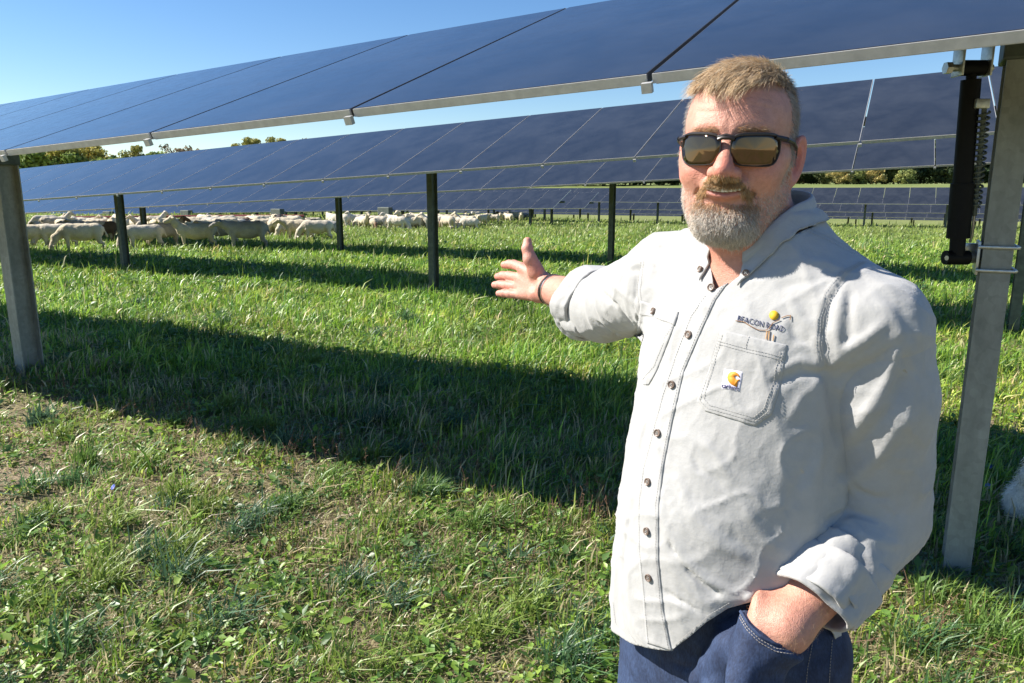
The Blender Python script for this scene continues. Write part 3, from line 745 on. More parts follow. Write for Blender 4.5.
i_ = -3; button(0, 0, P=CV[i_, -4] + nrm(CV[i_, -4] - K - UZ * CV[i_, -4][2]) * .0016, N=nrm(CV[i_, -4] - K - UZ * (CV[i_, -4][2] - .02)), r=.0048)

# ---- embroidery and label: outlines in the plane of the cloth, laid on the surface
def lay(V2, quad, F=SHIRT, off=.001):
    """V2 in 0..1 x 0..1 -> pixel quad (tl, tr, br, bl) -> cloth"""
    x, y = V2[:, 0:1], V2[:, 1:2]; tl, tr, br, bl = [np.array(q, float) for q in quad]
    G = (tl * (1 - x) + tr * x) * y + (bl * (1 - x) + br * x) * (1 - y); H, _ = hits(F, G); d, g = grad(F, H, .004)
    return H + g / np.linalg.norm(g, axis=1)[:, None] * off
def text_part(name, txt, quad, col, off, parent, bold=0.0):
    cu = bpy.data.curves.new('letters', 'FONT'); cu.body = txt; cu.resolution_u = 3; cu.offset = bold; ob = bpy.data.objects.new('letters', cu); COL.objects.link(ob)
    dg = bpy.context.evaluated_depsgraph_get(); dg.update(); me = bpy.data.meshes.new_from_object(ob.evaluated_get(dg))
    V = np.array([v.co[:] for v in me.vertices]); T = [list(p.vertices) for p in me.polygons]; T = [t for t in T if len(t) == 3] + [x for t in T if len(t) > 3 for x in [[t[0], t[k], t[k + 1]] for k in range(1, len(t) - 1)]]
    bpy.data.objects.remove(ob); bpy.data.curves.remove(cu); bpy.data.meshes.remove(me)
    V = (V[:, :2] - V[:, :2].min(0)) / np.ptp(V[:, :2], axis=0)
    o = part(name, mk_mesh(name, lay(V, quad, off=off), tris=T, mats=[simple_mat(name + '_thread', col, .6, var=.2)]), parent); solid(o, .0003, 1); return o
def stroke_part(name, lines, w, col, off, parent, F=SHIRT):
    mb = MB()
    for l in lines:
        P = resample(l, max(4, len(l) * 5)); H, _ = hits(F, P); d, g = grad(F, H, .004); mb.tube(H + g / np.linalg.norm(g, axis=1)[:, None] * off, w, 6)
    return part(name, mb.build(name, simple_mat(name + '_thread', col, .6, var=.2), None, smooth=True), parent)
def disc_part(name, pts, quad, col, off, parent):
    pts = np.asarray(pts, float); c = pts.mean(0); V = np.concatenate([[c], pts]); k = len(pts); T = [(0, 1 + j, 1 + (j + 1) % k) for j in range(k)]
    o = part(name, mk_mesh(name, lay(V, quad, off=off), tris=T, mats=[simple_mat(name + '_thread', col, .6, var=.15)]), parent); solid(o, .0004, 1); return o
emb = disc_part('embroidered_sun', [(.5 + .5 * math.cos(a), .5 + .5 * math.sin(a)) for a in np.linspace(0, 2 * math.pi, 24, endpoint=False)], [(769.5, 310.5), (779, 311), (778.5, 320.5), (769, 320)], (.85, .50, .02), .0010, shirt)
text_part('embroidered_lettering', 'BEACON ROAD', [(738.5, 315.5), (784.5, 326.5), (783.5, 332.0), (737.5, 321.0)], (.06, .07, .14), .0008, shirt, 0)
stroke_part('embroidered_swoosh', [[(736, 321), (744, 322), (752, 327), (758, 330), (765, 330.5), (769, 329), (773, 323), (780, 320)], [(781.5, 318), (787, 316), (791, 315.5), (790, 320)]], .0005, (.30, .15, .06), .0014, shirt)
stroke_part('embroidered_posts', [[(767.3, 331), (766, 339)], [(769.5, 331), (768.6, 340)], [(774, 335), (773, 341)]], .0007, (.52, .30, .13), .0014, shirt)
lab = patch('woven_label', [(724.5, 368), (721.5, 389)], [(744.5, 371), (740.5, 392.5)], 14, 14, .0032, simple_mat('label_cloth', (.62, .60, .68), .7, nscale=900, var=.06), parent=pk1)
qd = [(724.5, 368), (744.5, 371), (740.5, 392.5), (721.5, 389)]
cs = [(.80, .78), (.70, .87), (.55, .92), (.40, .88), (.30, .75), (.27, .58), (.33, .42), (.46, .31), (.62, .26), (.78, .22), (.80, .36), (.79, .50), (.88, .52), (.86, .60), (.74, .56), (.62, .60), (.60, .70), (.68, .76), (.78, .70), (.86, .68)]
V2 = np.array(cs); Tn = [(i, j, k_) for i, j, k_ in [(0, 1, 18), (1, 17, 18), (1, 2, 17), (2, 3, 17), (3, 16, 17), (3, 4, 16), (4, 5, 16), (5, 15, 16), (5, 6, 15), (6, 7, 15), (7, 8, 15), (8, 14, 15), (8, 11, 14), (8, 9, 10), (8, 10, 11), (11, 12, 13), (11, 13, 14), (0, 18, 19)]]
o = part('label_emblem', mk_mesh('label_emblem', lay(V2, qd, off=.0037), tris=Tn, mats=[simple_mat('orange_thread', (.80, .30, .03), .6)]), lab); solid(o, .0004, 1)
text_part('label_lettering', 'carhartt', [(723.5, 383.5), (739.5, 386.5), (738.8, 390.4), (722.8, 387.4)], (.07, .06, .15), .0038, lab, .01)
# ---- undershirt
def TEE(P):
    d = torso(P, .014); d = smin(d, cap(P, np.array([.363, 1.085, 1.50]), SH_L * .7 + NK0 * .3, .05, .06), .04); return smin(d, cap(P, np.array([.363, 1.085, 1.50]), SH_R * .7 + NK0 * .3, .05, .06), .04)
V, Q = nets(TEE, (.12, .85, 1.25), (.62, 1.35, 1.60), .005); T = q2t(Q)
V, T = clip(V, T, lambda P: np.minimum(1.50 - .12 * np.maximum(0, (P - K) @ NF) / .08 * .45 - P[:, 2] + .02, P[:, 2] - 1.27))
part('undershirt', mk_mesh('undershirt', V, tris=T, mats=[simple_mat('navy_jersey', (.035, .04, .09), .85, nscale=500)]), man)

# ---- jeans
PLN_O = WR_L + (HB - WR_L) * .25; PLN_N = nrm(np.array([-.50, .0, -.86]))
def JEANS0(P):
    z = P[:, 2]
    d = torso(P - UL * .014, .044); d = np.maximum(d, z - 1.03)
    for sd in (-1, 1):
        h, k_, a = LEGS[sd]; d = smin(d, cap(P, h + UL * .012, k_, .094, .074), .05); d = smin(d, cap(P, k_, a + np.array([0, 0, -.05]), .076, .070), .02)
    return np.maximum(d, .055 - z)
HANDF = Field()
HANDF.cap(WR_L, HB, .036, .034, k=.02); HANDF.cap(HB, HB + np.array([-.035, .025, -.085]), .038, .028, k=.02)
JCRE = crease_field(JEANS0, [([(838, 632), (812, 650), (780, 668), (740, 676)], 3, 8), ([(742, 620), (750, 650), (760, 672)], -3, 7), ([(700, 640), (712, 655), (700, 672)], 4, 9),
    ([(672, 660), (690, 668), (712, 660)], -4, 8), ([(650, 655), (664, 668), (674, 682)], 4, 8), ([(768, 655), (790, 662), (820, 655)], -3, 6), ([(730, 625), (720, 645), (716, 670)], -3, 8)])
def JEANS(P):
    P = np.asarray(P, float); pl = -((P - PLN_O) @ PLN_N)
    d = JEANS0(P); near, _ = segd(P, WR_L, HB + np.array([-.03, .01, -.07])); hf = np.where(near < .12, np.minimum(BODY(P) - .006, HANDF(P)), .05); hb = smax(hf, pl, .006); d = smin(d, hb, .035)
    return d - creases(P, JCRE) - .0030 * (1 - np.abs(vnoise(P * [1, 1, .7], 16, 41))) ** 2 - .0012 * vnoise(P, 45, 42)
V, Q = nets(JEANS, (.08, .80, .03), (.62, 1.36, 1.06), .0050, slack=1.7)
jm = NT('denim'); jm.set(Roughness=.8); co_ = jm.coord(); na = jm.noise(11, 5, .7, co_); nb = jm.noise(500, 2, .7, jm.coord(scale=(1, 1, .25))); nc = jm.noise(60, 4, .6, co_)
ra = jm.ramp(na.outputs[0], [(.35, (.008, .016, .045)), (.68, (.032, .058, .13))]); rb = jm.ramp(nb.outputs[0], [(.3, (.6, .6, .65)), (.7, (1.5, 1.45, 1.4))])
jm.L(jm.mix(1.0, ra.outputs[0], rb.outputs[0], 'MULTIPLY'), jm.b.inputs['Base Color']); b0 = jm.bump(nc.outputs[0], .4, .003); jm.bump(nb.outputs[0], .3, .0006, b0)
denim = jm.m
jeans = under(link('jeans', mk_mesh('jeans', V, Q, mats=[denim])))
JST = MB(); gold = simple_mat('denim_thread', (.30, .27, .24), .7)
pk = [(741, 612), (748, 624), (760, 636), (776, 645), (792, 648), (806, 643), (816, 633), (826, 618)]
Hk, ok = hits(lambda P: np.minimum(JEANS(P), 9), pk); d, g = grad(JEANS, Hk, .003); Nk = g / np.linalg.norm(g, axis=1)[:, None]
mb = MB(); Hk2 = resample(Hk + Nk * .001, 40); mb.tube(Hk2, .0022, 8); part('pocket_edge', mb.build('pocket_edge', denim, None, smooth=True), jeans)
stitch([(x - .6, y + 3) for x, y in pk], .0006, F=JEANS, mb=JST, r=.0005); stitch([(x - 1, y + 6) for x, y in pk], .0006, F=JEANS, mb=JST, r=.0005)
part('stitching', JST.build('stitching', gold, None), jeans)
for ln_ in ([(812, 645), (808, 665), (806, 683)], [(832, 640), (830, 665), (829, 683)]): mb = MB(); stitch(ln_, .0006, F=JEANS, mb=mb, r=.0005); part('stitching', mb.build('stitching', gold, None), jeans)
# boots
leather = simple_mat('boot_leather', (.10, .055, .03), .5, nscale=60, bump=.3)
for sd in (-1, 1):
    h, k_, a = LEGS[sd]; toe = a + NF * .17; a0 = np.array([a[0], a[1], 0]); F = Field()
    F.cap(a0 + UZ * .16, a0 + UZ * .05 - NF * .02, .050, .046, k=.03); F.cap(a0 + UZ * .045 - NF * .03, np.array([toe[0], toe[1], .040]), .045, .040, k=.03)
    V, Q = nets(F, a0 - [.3, .3, .05], a0 + [.3, .3, .3], .008); T = q2t(Q); V, T = clip(V, T, lambda P: P[:, 2] - .022)
    bt = part('boot', mk_mesh('boot', V, tris=T, mats=[leather]), man)
    mb = MB(); ax = [NF, UL, UZ]; mb.box(a0 + NF * .065 + UZ * .012, (.30, .098, .024), ax, bev=.010); part('sole', mb.build('sole', simple_mat('rubber', (.03, .03, .03), .8), None, True), bt)

# ---- bracelets on the right wrist
bm_ = simple_mat('cord', (.05, .03, .025), .6); sv = simple_mat('silver', (.6, .6, .6), .3, 1.0)
wd = nrm(WR_R - EL_R)
for i, (t, mt, rr) in enumerate(((.93, bm_, .0020), (.955, bm_, .0016), (.905, sv, .0010))):
    c = EL_R + (WR_R - EL_R) * t; a = nrm(np.cross(wd, (0, 0, 1))); b = nrm(np.cross(wd, a) + wd * .10); pts = []
    for th in np.linspace(0, 2 * math.pi, 41):
        dr = math.cos(th) * a + math.sin(th) * b; s = .02
        while float(BODY((c + dr * s)[None])[0]) < .0012 and s < .07: s += .0008
        pts.append(c + dr * s)
    mb = MB(); mb.tube(pts, rr, 8, caps=False); part('bracelet', mb.build('bracelet', mt, None, True), man)
    if i == 0: mb = MB(); j = int(np.argmin([(p[1]) + p[2] * 3 for p in pts])); mb.box(pts[j], (.012, .006, .008), bev=.0015); part('bracelet_clasp', mb.build('bracelet_clasp', sv, None, True), man)

# ---- eyes, teeth
def headpart(name, Vl, Q=None, T=None, mat=None, parent=man, label=None): return part(name, mk_mesh(name, h2w(Vl), Q, T, mats=[mat]), parent, label)
mb = MB()
white = simple_mat('tooth', (.78, .74, .64), .3)
for i in range(-4, 5):
    x = i * .0052; zc = -.0580 + 6.5 * x * x + .0008; mb.box(h2w((x, .0965 - 9 * x * x, zc - .0010)), (.0050, .005, .0060), [HL, HF, HUP], bev=.0012)
part('teeth', mb.build('teeth', white, None, True), man)

# ---- sunglasses
frame_m = simple_mat('dark_frame', (.022, .016, .014), .4)
ln = NT('mirror_lens'); ln.set(Base_Color=(.10, .058, .032), Metallic=.9, Roughness=.04, Coat_Weight=.5); lens_m = ln.m
GZ = -.0075
def gy(x, z): return .1085 - 8.0 * x * x - .08 * max(0, -z)
def lens_out(sd, t, gr=1.0):
    c, s = math.cos(t), math.sin(t); e = 2 / 4.4; x = math.copysign(abs(c) ** e, c) * .0292; z = math.copysign(abs(s) ** e, s) * .0192
    if z < 0: x *= 1 - .14 * (-z / .0192)
    z += .12 * x * (z > 0) * .5; x = x * gr; z = z * gr
    return (sd * (.0368 + x), gy(.0368 + x, z), GZ + z)
glasses = empty('sunglasses', tuple(HC)); glasses.parent = man; glasses.matrix_parent_inverse = Matrix.Translation(-Vector(man.location))
def gpart(name, o): o.parent = glasses; o.matrix_parent_inverse = Matrix.Translation(-Vector(glasses.location)); return o
for sd in (-1, 1):
    rings = [[lens_out(sd, t, g) for t in np.linspace(0, 2 * math.pi, 48, endpoint=False)] for g in (.999, .8, .55, .3, .1)]
    V = np.array(sum(rings, []) + [(sd * .0368, gy(.0368, 0), GZ)]); k = 48
    Q = [(r * k + j, r * k + (j + 1) % k, (r + 1) * k + (j + 1) % k, (r + 1) * k + j) for r in range(4) for j in range(k)]; T = [(4 * k + j, 4 * k + (j + 1) % k, 5 * k) for j in range(k)]
    o = link('lens', mk_mesh('lens', h2w(V), Q, T, mats=[lens_m])); gpart('lens', o); solid(o, .0014, 0)
mb = MB()
for sd in (-1, 1):
    P = [lens_out(sd, t, 1.03) for t in np.linspace(0, 2 * math.pi, 61)]; R = [.0008 + .0013 * max(0, math.sin(t)) for t in np.linspace(0, 2 * math.pi, 61)]
    mb.tube(h2w(P), R, 8, caps=False)
    mb.tube(h2w([(sd * .060, gy(.060, 0), GZ + .0175), (sd * .067, gy(.065, 0) - .003, GZ + .0165), (sd * .0735, .063, GZ + .0155)]), [.003, .0035, .0036], 8)
mb.tube(h2w([(-.0105, gy(.01, 0), GZ + .012), (-.005, gy(.0, 0) + .001, GZ + .0138), (.005, gy(0, 0) + .001, GZ + .0138), (.0105, gy(.01, 0), GZ + .012)]), .0026, 8)
mb.tube(h2w([(-.0115, gy(.01, 0), GZ + .015), (0, gy(0, 0) + .001, GZ + .0170), (.0115, gy(.01, 0), GZ + .015)]), .0022, 8)
gpart('rim', mb.build('rim', frame_m, None, True))
for sd in (-1, 1):
    mb = MB(); mb.tube(h2w([(sd * .0735, .066, GZ + .0155), (sd * .0800, .040, GZ + .014), (sd * .0815, .010, GZ + .010), (sd * .0805, -.010, GZ + .002), (sd * .079, -.022, GZ - .014)]), [.0034, .0028, .0024, .0022, .0018], 8)
    gpart('temple_arm', mb.build('temple_arm', frame_m, None, True))

# ---- hair and beard
bme = body.data; nq = len(bme.polygons); bv = np.empty(len(bme.vertices) * 3, np.float32); bme.vertices.foreach_get('co', bv); bv = bv.reshape(-1, 3).astype(float)
cen = np.empty(nq * 3, np.float32); bme.polygons.foreach_get('center', cen); cen = cen.reshape(-1, 3).astype(float)
nor = np.empty(nq * 3, np.float32); bme.polygons.foreach_get('normal', nor); nor = nor.reshape(-1, 3).astype(float)
ar = np.empty(nq, np.float32); bme.polygons.foreach_get('area', ar)
LC = w2h(cen); LN = nor @ HM.T
outw = ((cen - HC) * nor).sum(1); 
if np.median(outw[np.linalg.norm(cen - HC, axis=1) < .12]) < 0: nor = -nor; LN = -LN
inhead = np.linalg.norm(cen - HC, axis=1) < .165
def scatter(wt, N, seed):
    rg = np.random.default_rng(seed); w = wt * ar * inhead; w = w / w.sum(); i = rg.choice(nq, N, p=w); P = LC[i] + rg.normal(0, .0006, (N, 3)); return i, P, LN[i], rg
X, Y, Z = LC[:, 0], LC[:, 1], LC[:, 2]; AX = np.abs(X)
def tangent(d, n): t = d - (d * n).sum(1)[:, None] * n; return t / (np.linalg.norm(t, axis=1)[:, None] + 1e-9)
hairm = tint_mat('hair', .45, nscale=50, var=.05, spec=.35)
def grow(name, wt, N, direc, lift, length, width, colf, bend, seed, jitter=.15, seg=4, curl=0.0, parent=man):
    i, P, n, rg = scatter(wt, N, seed); d = tangent(direc(P, n, rg), n) * (1 - lift) + n * lift; ln = length(P, rg) if callable(length) else length * rg.uniform(.7, 1.15, N)
    c = colf(P, rg) * (rg.uniform(.6, 1.35, N) * (1 + .22 * vnoise(P, 140, seed)))[:, None]; bw = np.asarray(bend(P, n) if callable(bend) else bend, float) @ HM
    return part(name, strands(name, h2w(P), d @ HM, ln, width, np.clip(c, 0, 1), hairm, None, seg=seg, bend=bw, jitter=jitter, rng=rg, curl=curl), parent)
def mixc(a, b, t): return np.asarray(a) * (1 - t)[:, None] + np.asarray(b) * t[:, None]
# hairline: higher at the temples
def hline(x): return .071 + .010 * np.exp(-((np.abs(x) - .045) / .016) ** 2)
topw = np.where(Y > -.02, sstep(-.003, .004, Z - hline(X)), 1.0) * (Z > .058) * ((AX < .064) + (Z > .085) > 0) + (Y <= -.02) * (Z > .045)
sidew = (AX > .058) * (Y < .034 - .18 * np.maximum(0, .030 - Z) * 0) * (Z > -.020) * (Z < .075) * (AX < .080) + (Y < -.03) * (Z > -.07) * (Z < .06)
blond = lambda P, rg: mixc((.60, .41, .22), (.70, .60, .45), np.clip(rg.random(len(P)) * .8 + (P[:, 1] < .0) * .2, 0, 1))
grey = lambda P, rg: mixc((.26, .22, .18), (.52, .50, .47), np.clip(rg.random(len(P)), 0, 1))
def clumpdir(P): return np.stack([vnoise(P, 75, 51), .4 * vnoise(P, 75, 52), 0 * P[:, 0]], 1)
hair = grow('hair', topw, 17000, lambda P, n, rg: np.array([-.34, 1.0, -.05]) + .60 * clumpdir(P), .42, lambda P, rg: (.027 + .010 * (P[:, 1] > .02) + .008 * sstep(0, -.03, P[:, 0])) * (1 - .6 * sstep(.050, .070, np.abs(P[:, 0]))) * rg.uniform(.6, 1.15, len(P)), .00030, blond, lambda P, n: np.array([-.15, .25, -.95]) * np.ones((len(P), 1)), 61, jitter=.07, seg=5, curl=.10)
grow('side_hair', sidew, 9000, lambda P, n, rg: np.array([0, -.45, -1.0]) + 0 * P, .42, .0085, .00022, grey, (0, 0, -.4), 62, jitter=.2, seg=3)
# beard: moustache, chin, short cheeks
ginger = (.50, .265, .11); silver_ = (.66, .61, .54); dirty = (.34, .26, .17)
mw = np.exp(-((Z + .0485 + .016 * sstep(.016, .036, AX)) / .0048) ** 2) * sstep(.040, .026, AX) * (Y > .066)
grow('moustache', mw, 5200, lambda P, n, rg: np.stack([np.sign(P[:, 0]) * (.35 + 14 * np.abs(P[:, 0])), 0 * P[:, 0], -1.0 + 0 * P[:, 0]], 1), .32, .0068, .00026, lambda P, rg: mixc(ginger, (.50, .38, .22), rg.random(len(P)) ** 1.3), (0, -.1, -.5), 63, jitter=.17, curl=.15)
gw = sstep(-.0735, -.078, Z + .0) * sstep(.054, .034, AX) * sstep(.020, .036, Y) + np.exp(-((AX - .033) / .0055) ** 2) * sstep(-.052, -.064, Z) * (Z > -.080) * (Y > .05) * .55
gw = gw * (1 - sstep(-.112, -.120, Z) * sstep(.070, .055, Y)) * (1 - .75 * np.exp(-(X / .012) ** 2 - ((Z + .0785) / .004) ** 2))
grow('beard', gw, 10000, lambda P, n, rg: np.stack([P[:, 0] * 4, .1 + 0 * P[:, 0], -1.0 + 0 * P[:, 0]], 1), .42, lambda P, rg: (.0048 + .0022 * sstep(-.078, -.11, P[:, 2])) * rg.uniform(.6, 1.2, len(P)), .00027,
     lambda P, rg: mixc(np.where((rg.random(len(P)) < .45 + .5 * sstep(-.095, -.078, P[:, 2]))[:, None], ginger, dirty), silver_, np.clip(sstep(-.070, -.100, P[:, 2]) * .95 + .25 * rg.standard_normal(len(P)), 0, 1)), (0, -.15, -.5), 64, jitter=.24, curl=.30)
cw = sstep(-.052, -.074, Z + .25 * np.maximum(0, .05 - AX) - .3 * np.maximum(0, AX - .056)) * (AX > .030) * (Y > -.02) * (Z > -.125) + (AX > .055) * (Y < .040) * (Y > .004) * (Z < -.01) * (Z > -.05) * .7
grow('cheek_beard', cw * (AX < .078), 6500, lambda P, n, rg: np.array([0, -.25, -1.0]) + 0 * P, .50, .0038, .00018, lambda P, rg: mixc(dirty, silver_, np.clip(sstep(.03, .065, np.abs(P[:, 0])) * .7 + .3 * rg.random(len(P)), 0, 1)), (0, 0, -.4), 65, jitter=.25)
# fair hairs on the forearms
hm2 = ((np.linalg.norm(cen - WR_L, axis=1) < .075) | (segd(cen, WR_R, EL_R)[0] < .05)) & ~inhead; w_ = ar * hm2; w_ = w_ / w_.sum(); rg = np.random.default_rng(80); i_ = rg.choice(nq, 1500, p=w_)
fd = np.where((np.linalg.norm(cen[i_] - WR_L, axis=1) < .2)[:, None], FD_L, FD_R); dn_ = fd * .9 + nor[i_] * .35
part('arm_hair', strands('arm_hair', cen[i_], dn_, .010 * rg.uniform(.5, 1.2, 1500), .00010, np.tile([.50, .33, .18], (1500, 1)), hairm, None, seg=3, jitter=.3, rng=rg), man)
# eyebrows, one part each side
for sd in (-1, 1):
    ew = np.exp(-((Z - .0165) / .003) ** 2) * (X * sd < .048) * (X * sd > .012) * (Y > .06)
    grow('eyebrow', ew, 260, lambda P, n, rg: np.stack([np.sign(P[:, 0]) * 1.0, 0 * P[:, 0], .15 + 0 * P[:, 0]], 1), .3, .007, .0002, lambda P, rg: mixc(dirty, ginger, rg.random(len(P))), (0, 0, -.2), 66 + sd)
# ================================================================== the field
PD = np.array([.469, .883]); SD = np.array([-.883, .469])
def terrain(x, y):
    x = np.asarray(x, float); y = np.asarray(y, float); p = .469 * x + .883 * y; s = -.883 * x + .469 * y
    z = -.47 * sstep(26, 46, p) - 1.25 * sstep(46, 66, p) + 4.6 * sstep(80, 165, p) + 3 * sstep(170, 400, p)
    z = z + .10 * np.exp(-((x + 4.4) ** 2 + (y - 6.3) ** 2) / 2.5); r = np.hypot(x, y); z = z + .022 * np.sin(x * 1.3 + 1) * np.sin(y * 1.1) * sstep(2.5, 6, r) + .10 * np.sin(x * .11 + 2) * np.sin(y * .13) * sstep(24, 40, r)
    return z
def T1(x, y): return float(terrain(x, y))
def ground_px(px, py):
    d = ray(px, py); t = .5
    for _ in range(4000):
        P = CAM + d * t
        if P[2] <= T1(P[0], P[1]): return P
        t += max(.02, (P[2] - T1(P[0], P[1])) * .5)
        if t > 600: break
    return CAM + d * t
gt = NT('field_soil'); gt.set(Roughness=.95); gt.b.inputs['Specular IOR Level'].default_value = .15; co_ = gt.coord('Object')
g1 = gt.noise(.35, 6, .6, co_); g2 = gt.noise(3.2, 6, .65, co_); g3 = gt.noise(45, 5, .7, co_); g4 = gt.noise(.06, 3, .6, co_)
grn = gt.ramp(g2.outputs[0], [(.3, (.10, .14, .04)), (.55, (.16, .20, .06)), (.75, (.24, .25, .10))])
soil = gt.ramp(g3.outputs[0], [(.3, (.15, .105, .07)), (.5, (.30, .23, .16)), (.7, (.46, .38, .27))])
cd = gt.new('ShaderNodeCameraData') if False else None
geo = gt.new('ShaderNodeNewGeometry'); sx = gt.new('ShaderNodeSeparateXYZ'); gt.L(geo.outputs['Position'], sx.inputs[0])
mr = gt.new('ShaderNodeMapRange'); gt.L(sx.outputs['Y'], mr.inputs[0]); mr.inputs[1].default_value = 5; mr.inputs[2].default_value = 22
ad = gt.new('ShaderNodeMath', operation='ADD'); gt.L(mr.outputs[0], ad.inputs[0]); gt.L(gt.ramp(g1.outputs[0], [(.4, (0, 0, 0)), (.62, (.8, .8, .8))]).outputs[0], ad.inputs[1]); ad.use_clamp = True
mixg = gt.mix(ad.outputs[0], soil.outputs[0], grn.outputs[0]); dry = gt.ramp(g4.outputs[0], [(.4, (0, 0, 0)), (.7, (.55, .55, .55))])
gt.L(gt.mix(dry.outputs[0], mixg, (.26, .26, .11)), gt.b.inputs['Base Color']); gt.bump(g3.outputs[0], .9, .03)
def grid_mesh(xs, ys, name, mat):
    X_, Y_ = np.meshgrid(xs, ys, indexing='ij'); Zg = terrain(X_, Y_); V = np.stack([X_, Y_, Zg], -1).reshape(-1, 3); n, m = X_.shape
    i = np.arange(n - 1)[:, None] * m + np.arange(m - 1)[None]; Q = np.stack([i, i + m, i + m + 1, i + 1], -1).reshape(-1, 4); return mk_mesh(name, V, Q, mats=[mat])
ax_ = np.concatenate([-np.geomspace(900, 12, 60), np.linspace(-11, 11, 90), np.geomspace(12, 900, 60)])
ay_ = np.concatenate([-np.geomspace(300, 6, 20), np.linspace(-5, 24, 110), np.geomspace(25, 1200, 110)])
tag(link('ground', grid_mesh(ax_, ay_, 'ground', gt.m)), kind='structure')

# ---- grass: bent blades of three kinds in ONE sheet of stuff
def sample(N, r0, r1, pw, seed, th=.86):
    rg = np.random.default_rng(seed); u = rg.random(N); a = 2 - pw
    r = (r0 ** a + u * (r1 ** a - r0 ** a)) ** (1 / a) if abs(a) > 1e-3 else r0 * (r1 / r0) ** u
    t = rg.uniform(-th, th, N); return np.stack([np.sin(t) * r, np.cos(t) * r], 1), r, rg
def vn2(P, s, seed): return vnoise(np.c_[P, np.full(len(P), .37)], s, seed)
def blades(name, P, r, rg, h, w, col, lean=.6, droop=.9, mat=None):
    N = len(P); z = terrain(P[:, 0], P[:, 1]) - .006; a = rg.uniform(0, 2 * math.pi, N)
    wind = np.array([.35, -.1]); d = np.stack([np.cos(a), np.sin(a)], 1) + wind; side = np.stack([-np.sin(a + rg.normal(0, .6, N)), np.cos(a)], 1)
    ln = np.abs(rg.normal(lean, .35, N)); base = np.c_[P, z]
    mid = base + np.c_[d * (h * ln * .35)[:, None], h * (.62 - .15 * ln)]; tip = base + np.c_[d * (h * ln * droop)[:, None], h * (1.05 - .42 * np.minimum(ln, 1.6))]
    s3 = np.c_[side, rg.normal(0, .25, N)] * (w / 2)[:, None]
    V = np.stack([base - s3 * .8, base + s3 * .8, mid - s3, mid + s3, tip], 1).reshape(-1, 3); k = np.arange(N)[:, None] * 5
    Q = k + np.array([[0, 1, 3, 2]]); T = k + np.array([[2, 3, 4]]); return V, Q, T, np.repeat(col, 5, 0)
gm = tint_mat('grass_blade', .42, trans=.42, nscale=3, var=.12, spec=.5)
def palette(rg, N, cols, w): return np.array(cols)[rg.choice(len(cols), N, p=np.array(w) / sum(w))]
A_ = [];
P, r, rg = sample(600000, 1.7, 80, 1.62, 71)
pp = P @ PD; lush = sstep(2.2, 4.6, pp + .9 * vn2(P, .8, 5)); patch_ = vn2(P, 1.5, 6); tuft = vn2(P, 4.5, 7)
keep = rg.random(len(P)) < np.clip(.52 + .48 * lush + .35 * patch_ + .50 * tuft * (1 - lush), .10, 1); P, r, lush, patch_, tuft = P[keep], r[keep], lush[keep], patch_[keep], tuft[keep]; N = len(P)
h = (.040 + .045 * lush + .060 * np.maximum(0, tuft) + .030 * patch_ * lush + .050 * lush * np.maximum(0, vn2(P, 2.3, 17))) * rg.uniform(.5, 1.5, N) * (1 + .012 * r); h *= np.where(rg.random(N) < .05, 1.9, 1); w = (.0026 + .0011 * r ** .95) * rg.uniform(.6, 1.5, N)
col = palette(rg, N, [(.17, .31, .035), (.27, .42, .055), (.09, .19, .03), (.13, .26, .08), (.56, .52, .28), (.38, .46, .11)], [5, 5, 2.5, 2, 1.1, 2.4])
col = np.where((vn2(P, 1.9, 14) > .35)[:, None], col * [1.25, 1.05, 1.0], col); col = col * (1 + .38 * vn2(P, .9, 8))[:, None] * rg.uniform(.75, 1.3, N)[:, None]
dryf = (1 - lush) * (rg.random(N) < .34); col = np.where(dryf[:, None] > 0, np.array([.52, .44, .25]) * rg.uniform(.6, 1.2, N)[:, None], col)
farm = sstep(16, 34, r)[:, None]; col = col * (1 - farm * .5) + np.array([.30, .32, .11]) * farm * .5
A_.append(blades('g', P, r, rg, h, w, np.clip(col, 0, 1)))
# tussocks of long blue-green blades
rg = np.random.default_rng(72); tus = [ground_px(*q)[:2] for q in [(45, 520), (105, 590), (190, 640), (300, 640), (150, 560), (260, 520), (385, 530), (420, 500), (330, 480), (480, 640), (540, 600), (60, 440), (140, 470), (235, 455), (350, 590), (450, 560), (560, 560), (20, 610), (590, 650), (500, 520), (980, 640), (930, 600), (900, 650), (70, 650), (410, 655)]]
ex, _, rg2 = sample(330, 2.2, 16, 1.7, 73); tus = np.concatenate([np.array(tus), ex]); cnt = rg.integers(60, 150, len(tus)); I = np.repeat(np.arange(len(tus)), cnt); N = len(I)
P = tus[I] + rg.normal(0, .045, (N, 2)); r = np.hypot(*P.T); h = (rg.uniform(.10, .19, len(tus)))[I] * rg.uniform(.5, 1.2, N); w = (.0032 + .0007 * r) * rg.uniform(.7, 1.3, N)
tc = np.array([(.10, .20, .075), (.15, .25, .055), (.09, .17, .09), (.22, .30, .06)])[rg.integers(0, 4, len(tus))][I] * rg.uniform(.7, 1.3, N)[:, None]
A_.append(blades('t', P, r, rg, h, w, tc, lean=.75))
# straw and dead stems lying in the sward
P, r, rg = sample(42000, 1.7, 14, 1.7, 74); N = len(P); A_.append(blades('s', P, r, rg, rg.uniform(.03, .12, N), (.002 + .0006 * r), np.array([.50, .42, .25]) * rg.uniform(.5, 1.2, N)[:, None], lean=1.5))
V, Q, T, Cc, n0 = [], [], [], [], 0
for v, q, t, c in A_: V.append(v); Q.append(q + n0); T.append(t + n0); Cc.append(c); n0 += len(v)
tag(link('grass', mk_mesh('grass', np.concatenate(V), np.concatenate(Q), np.concatenate(T), True, colors=np.concatenate(Cc), mats=[gm])), kind='stuff')
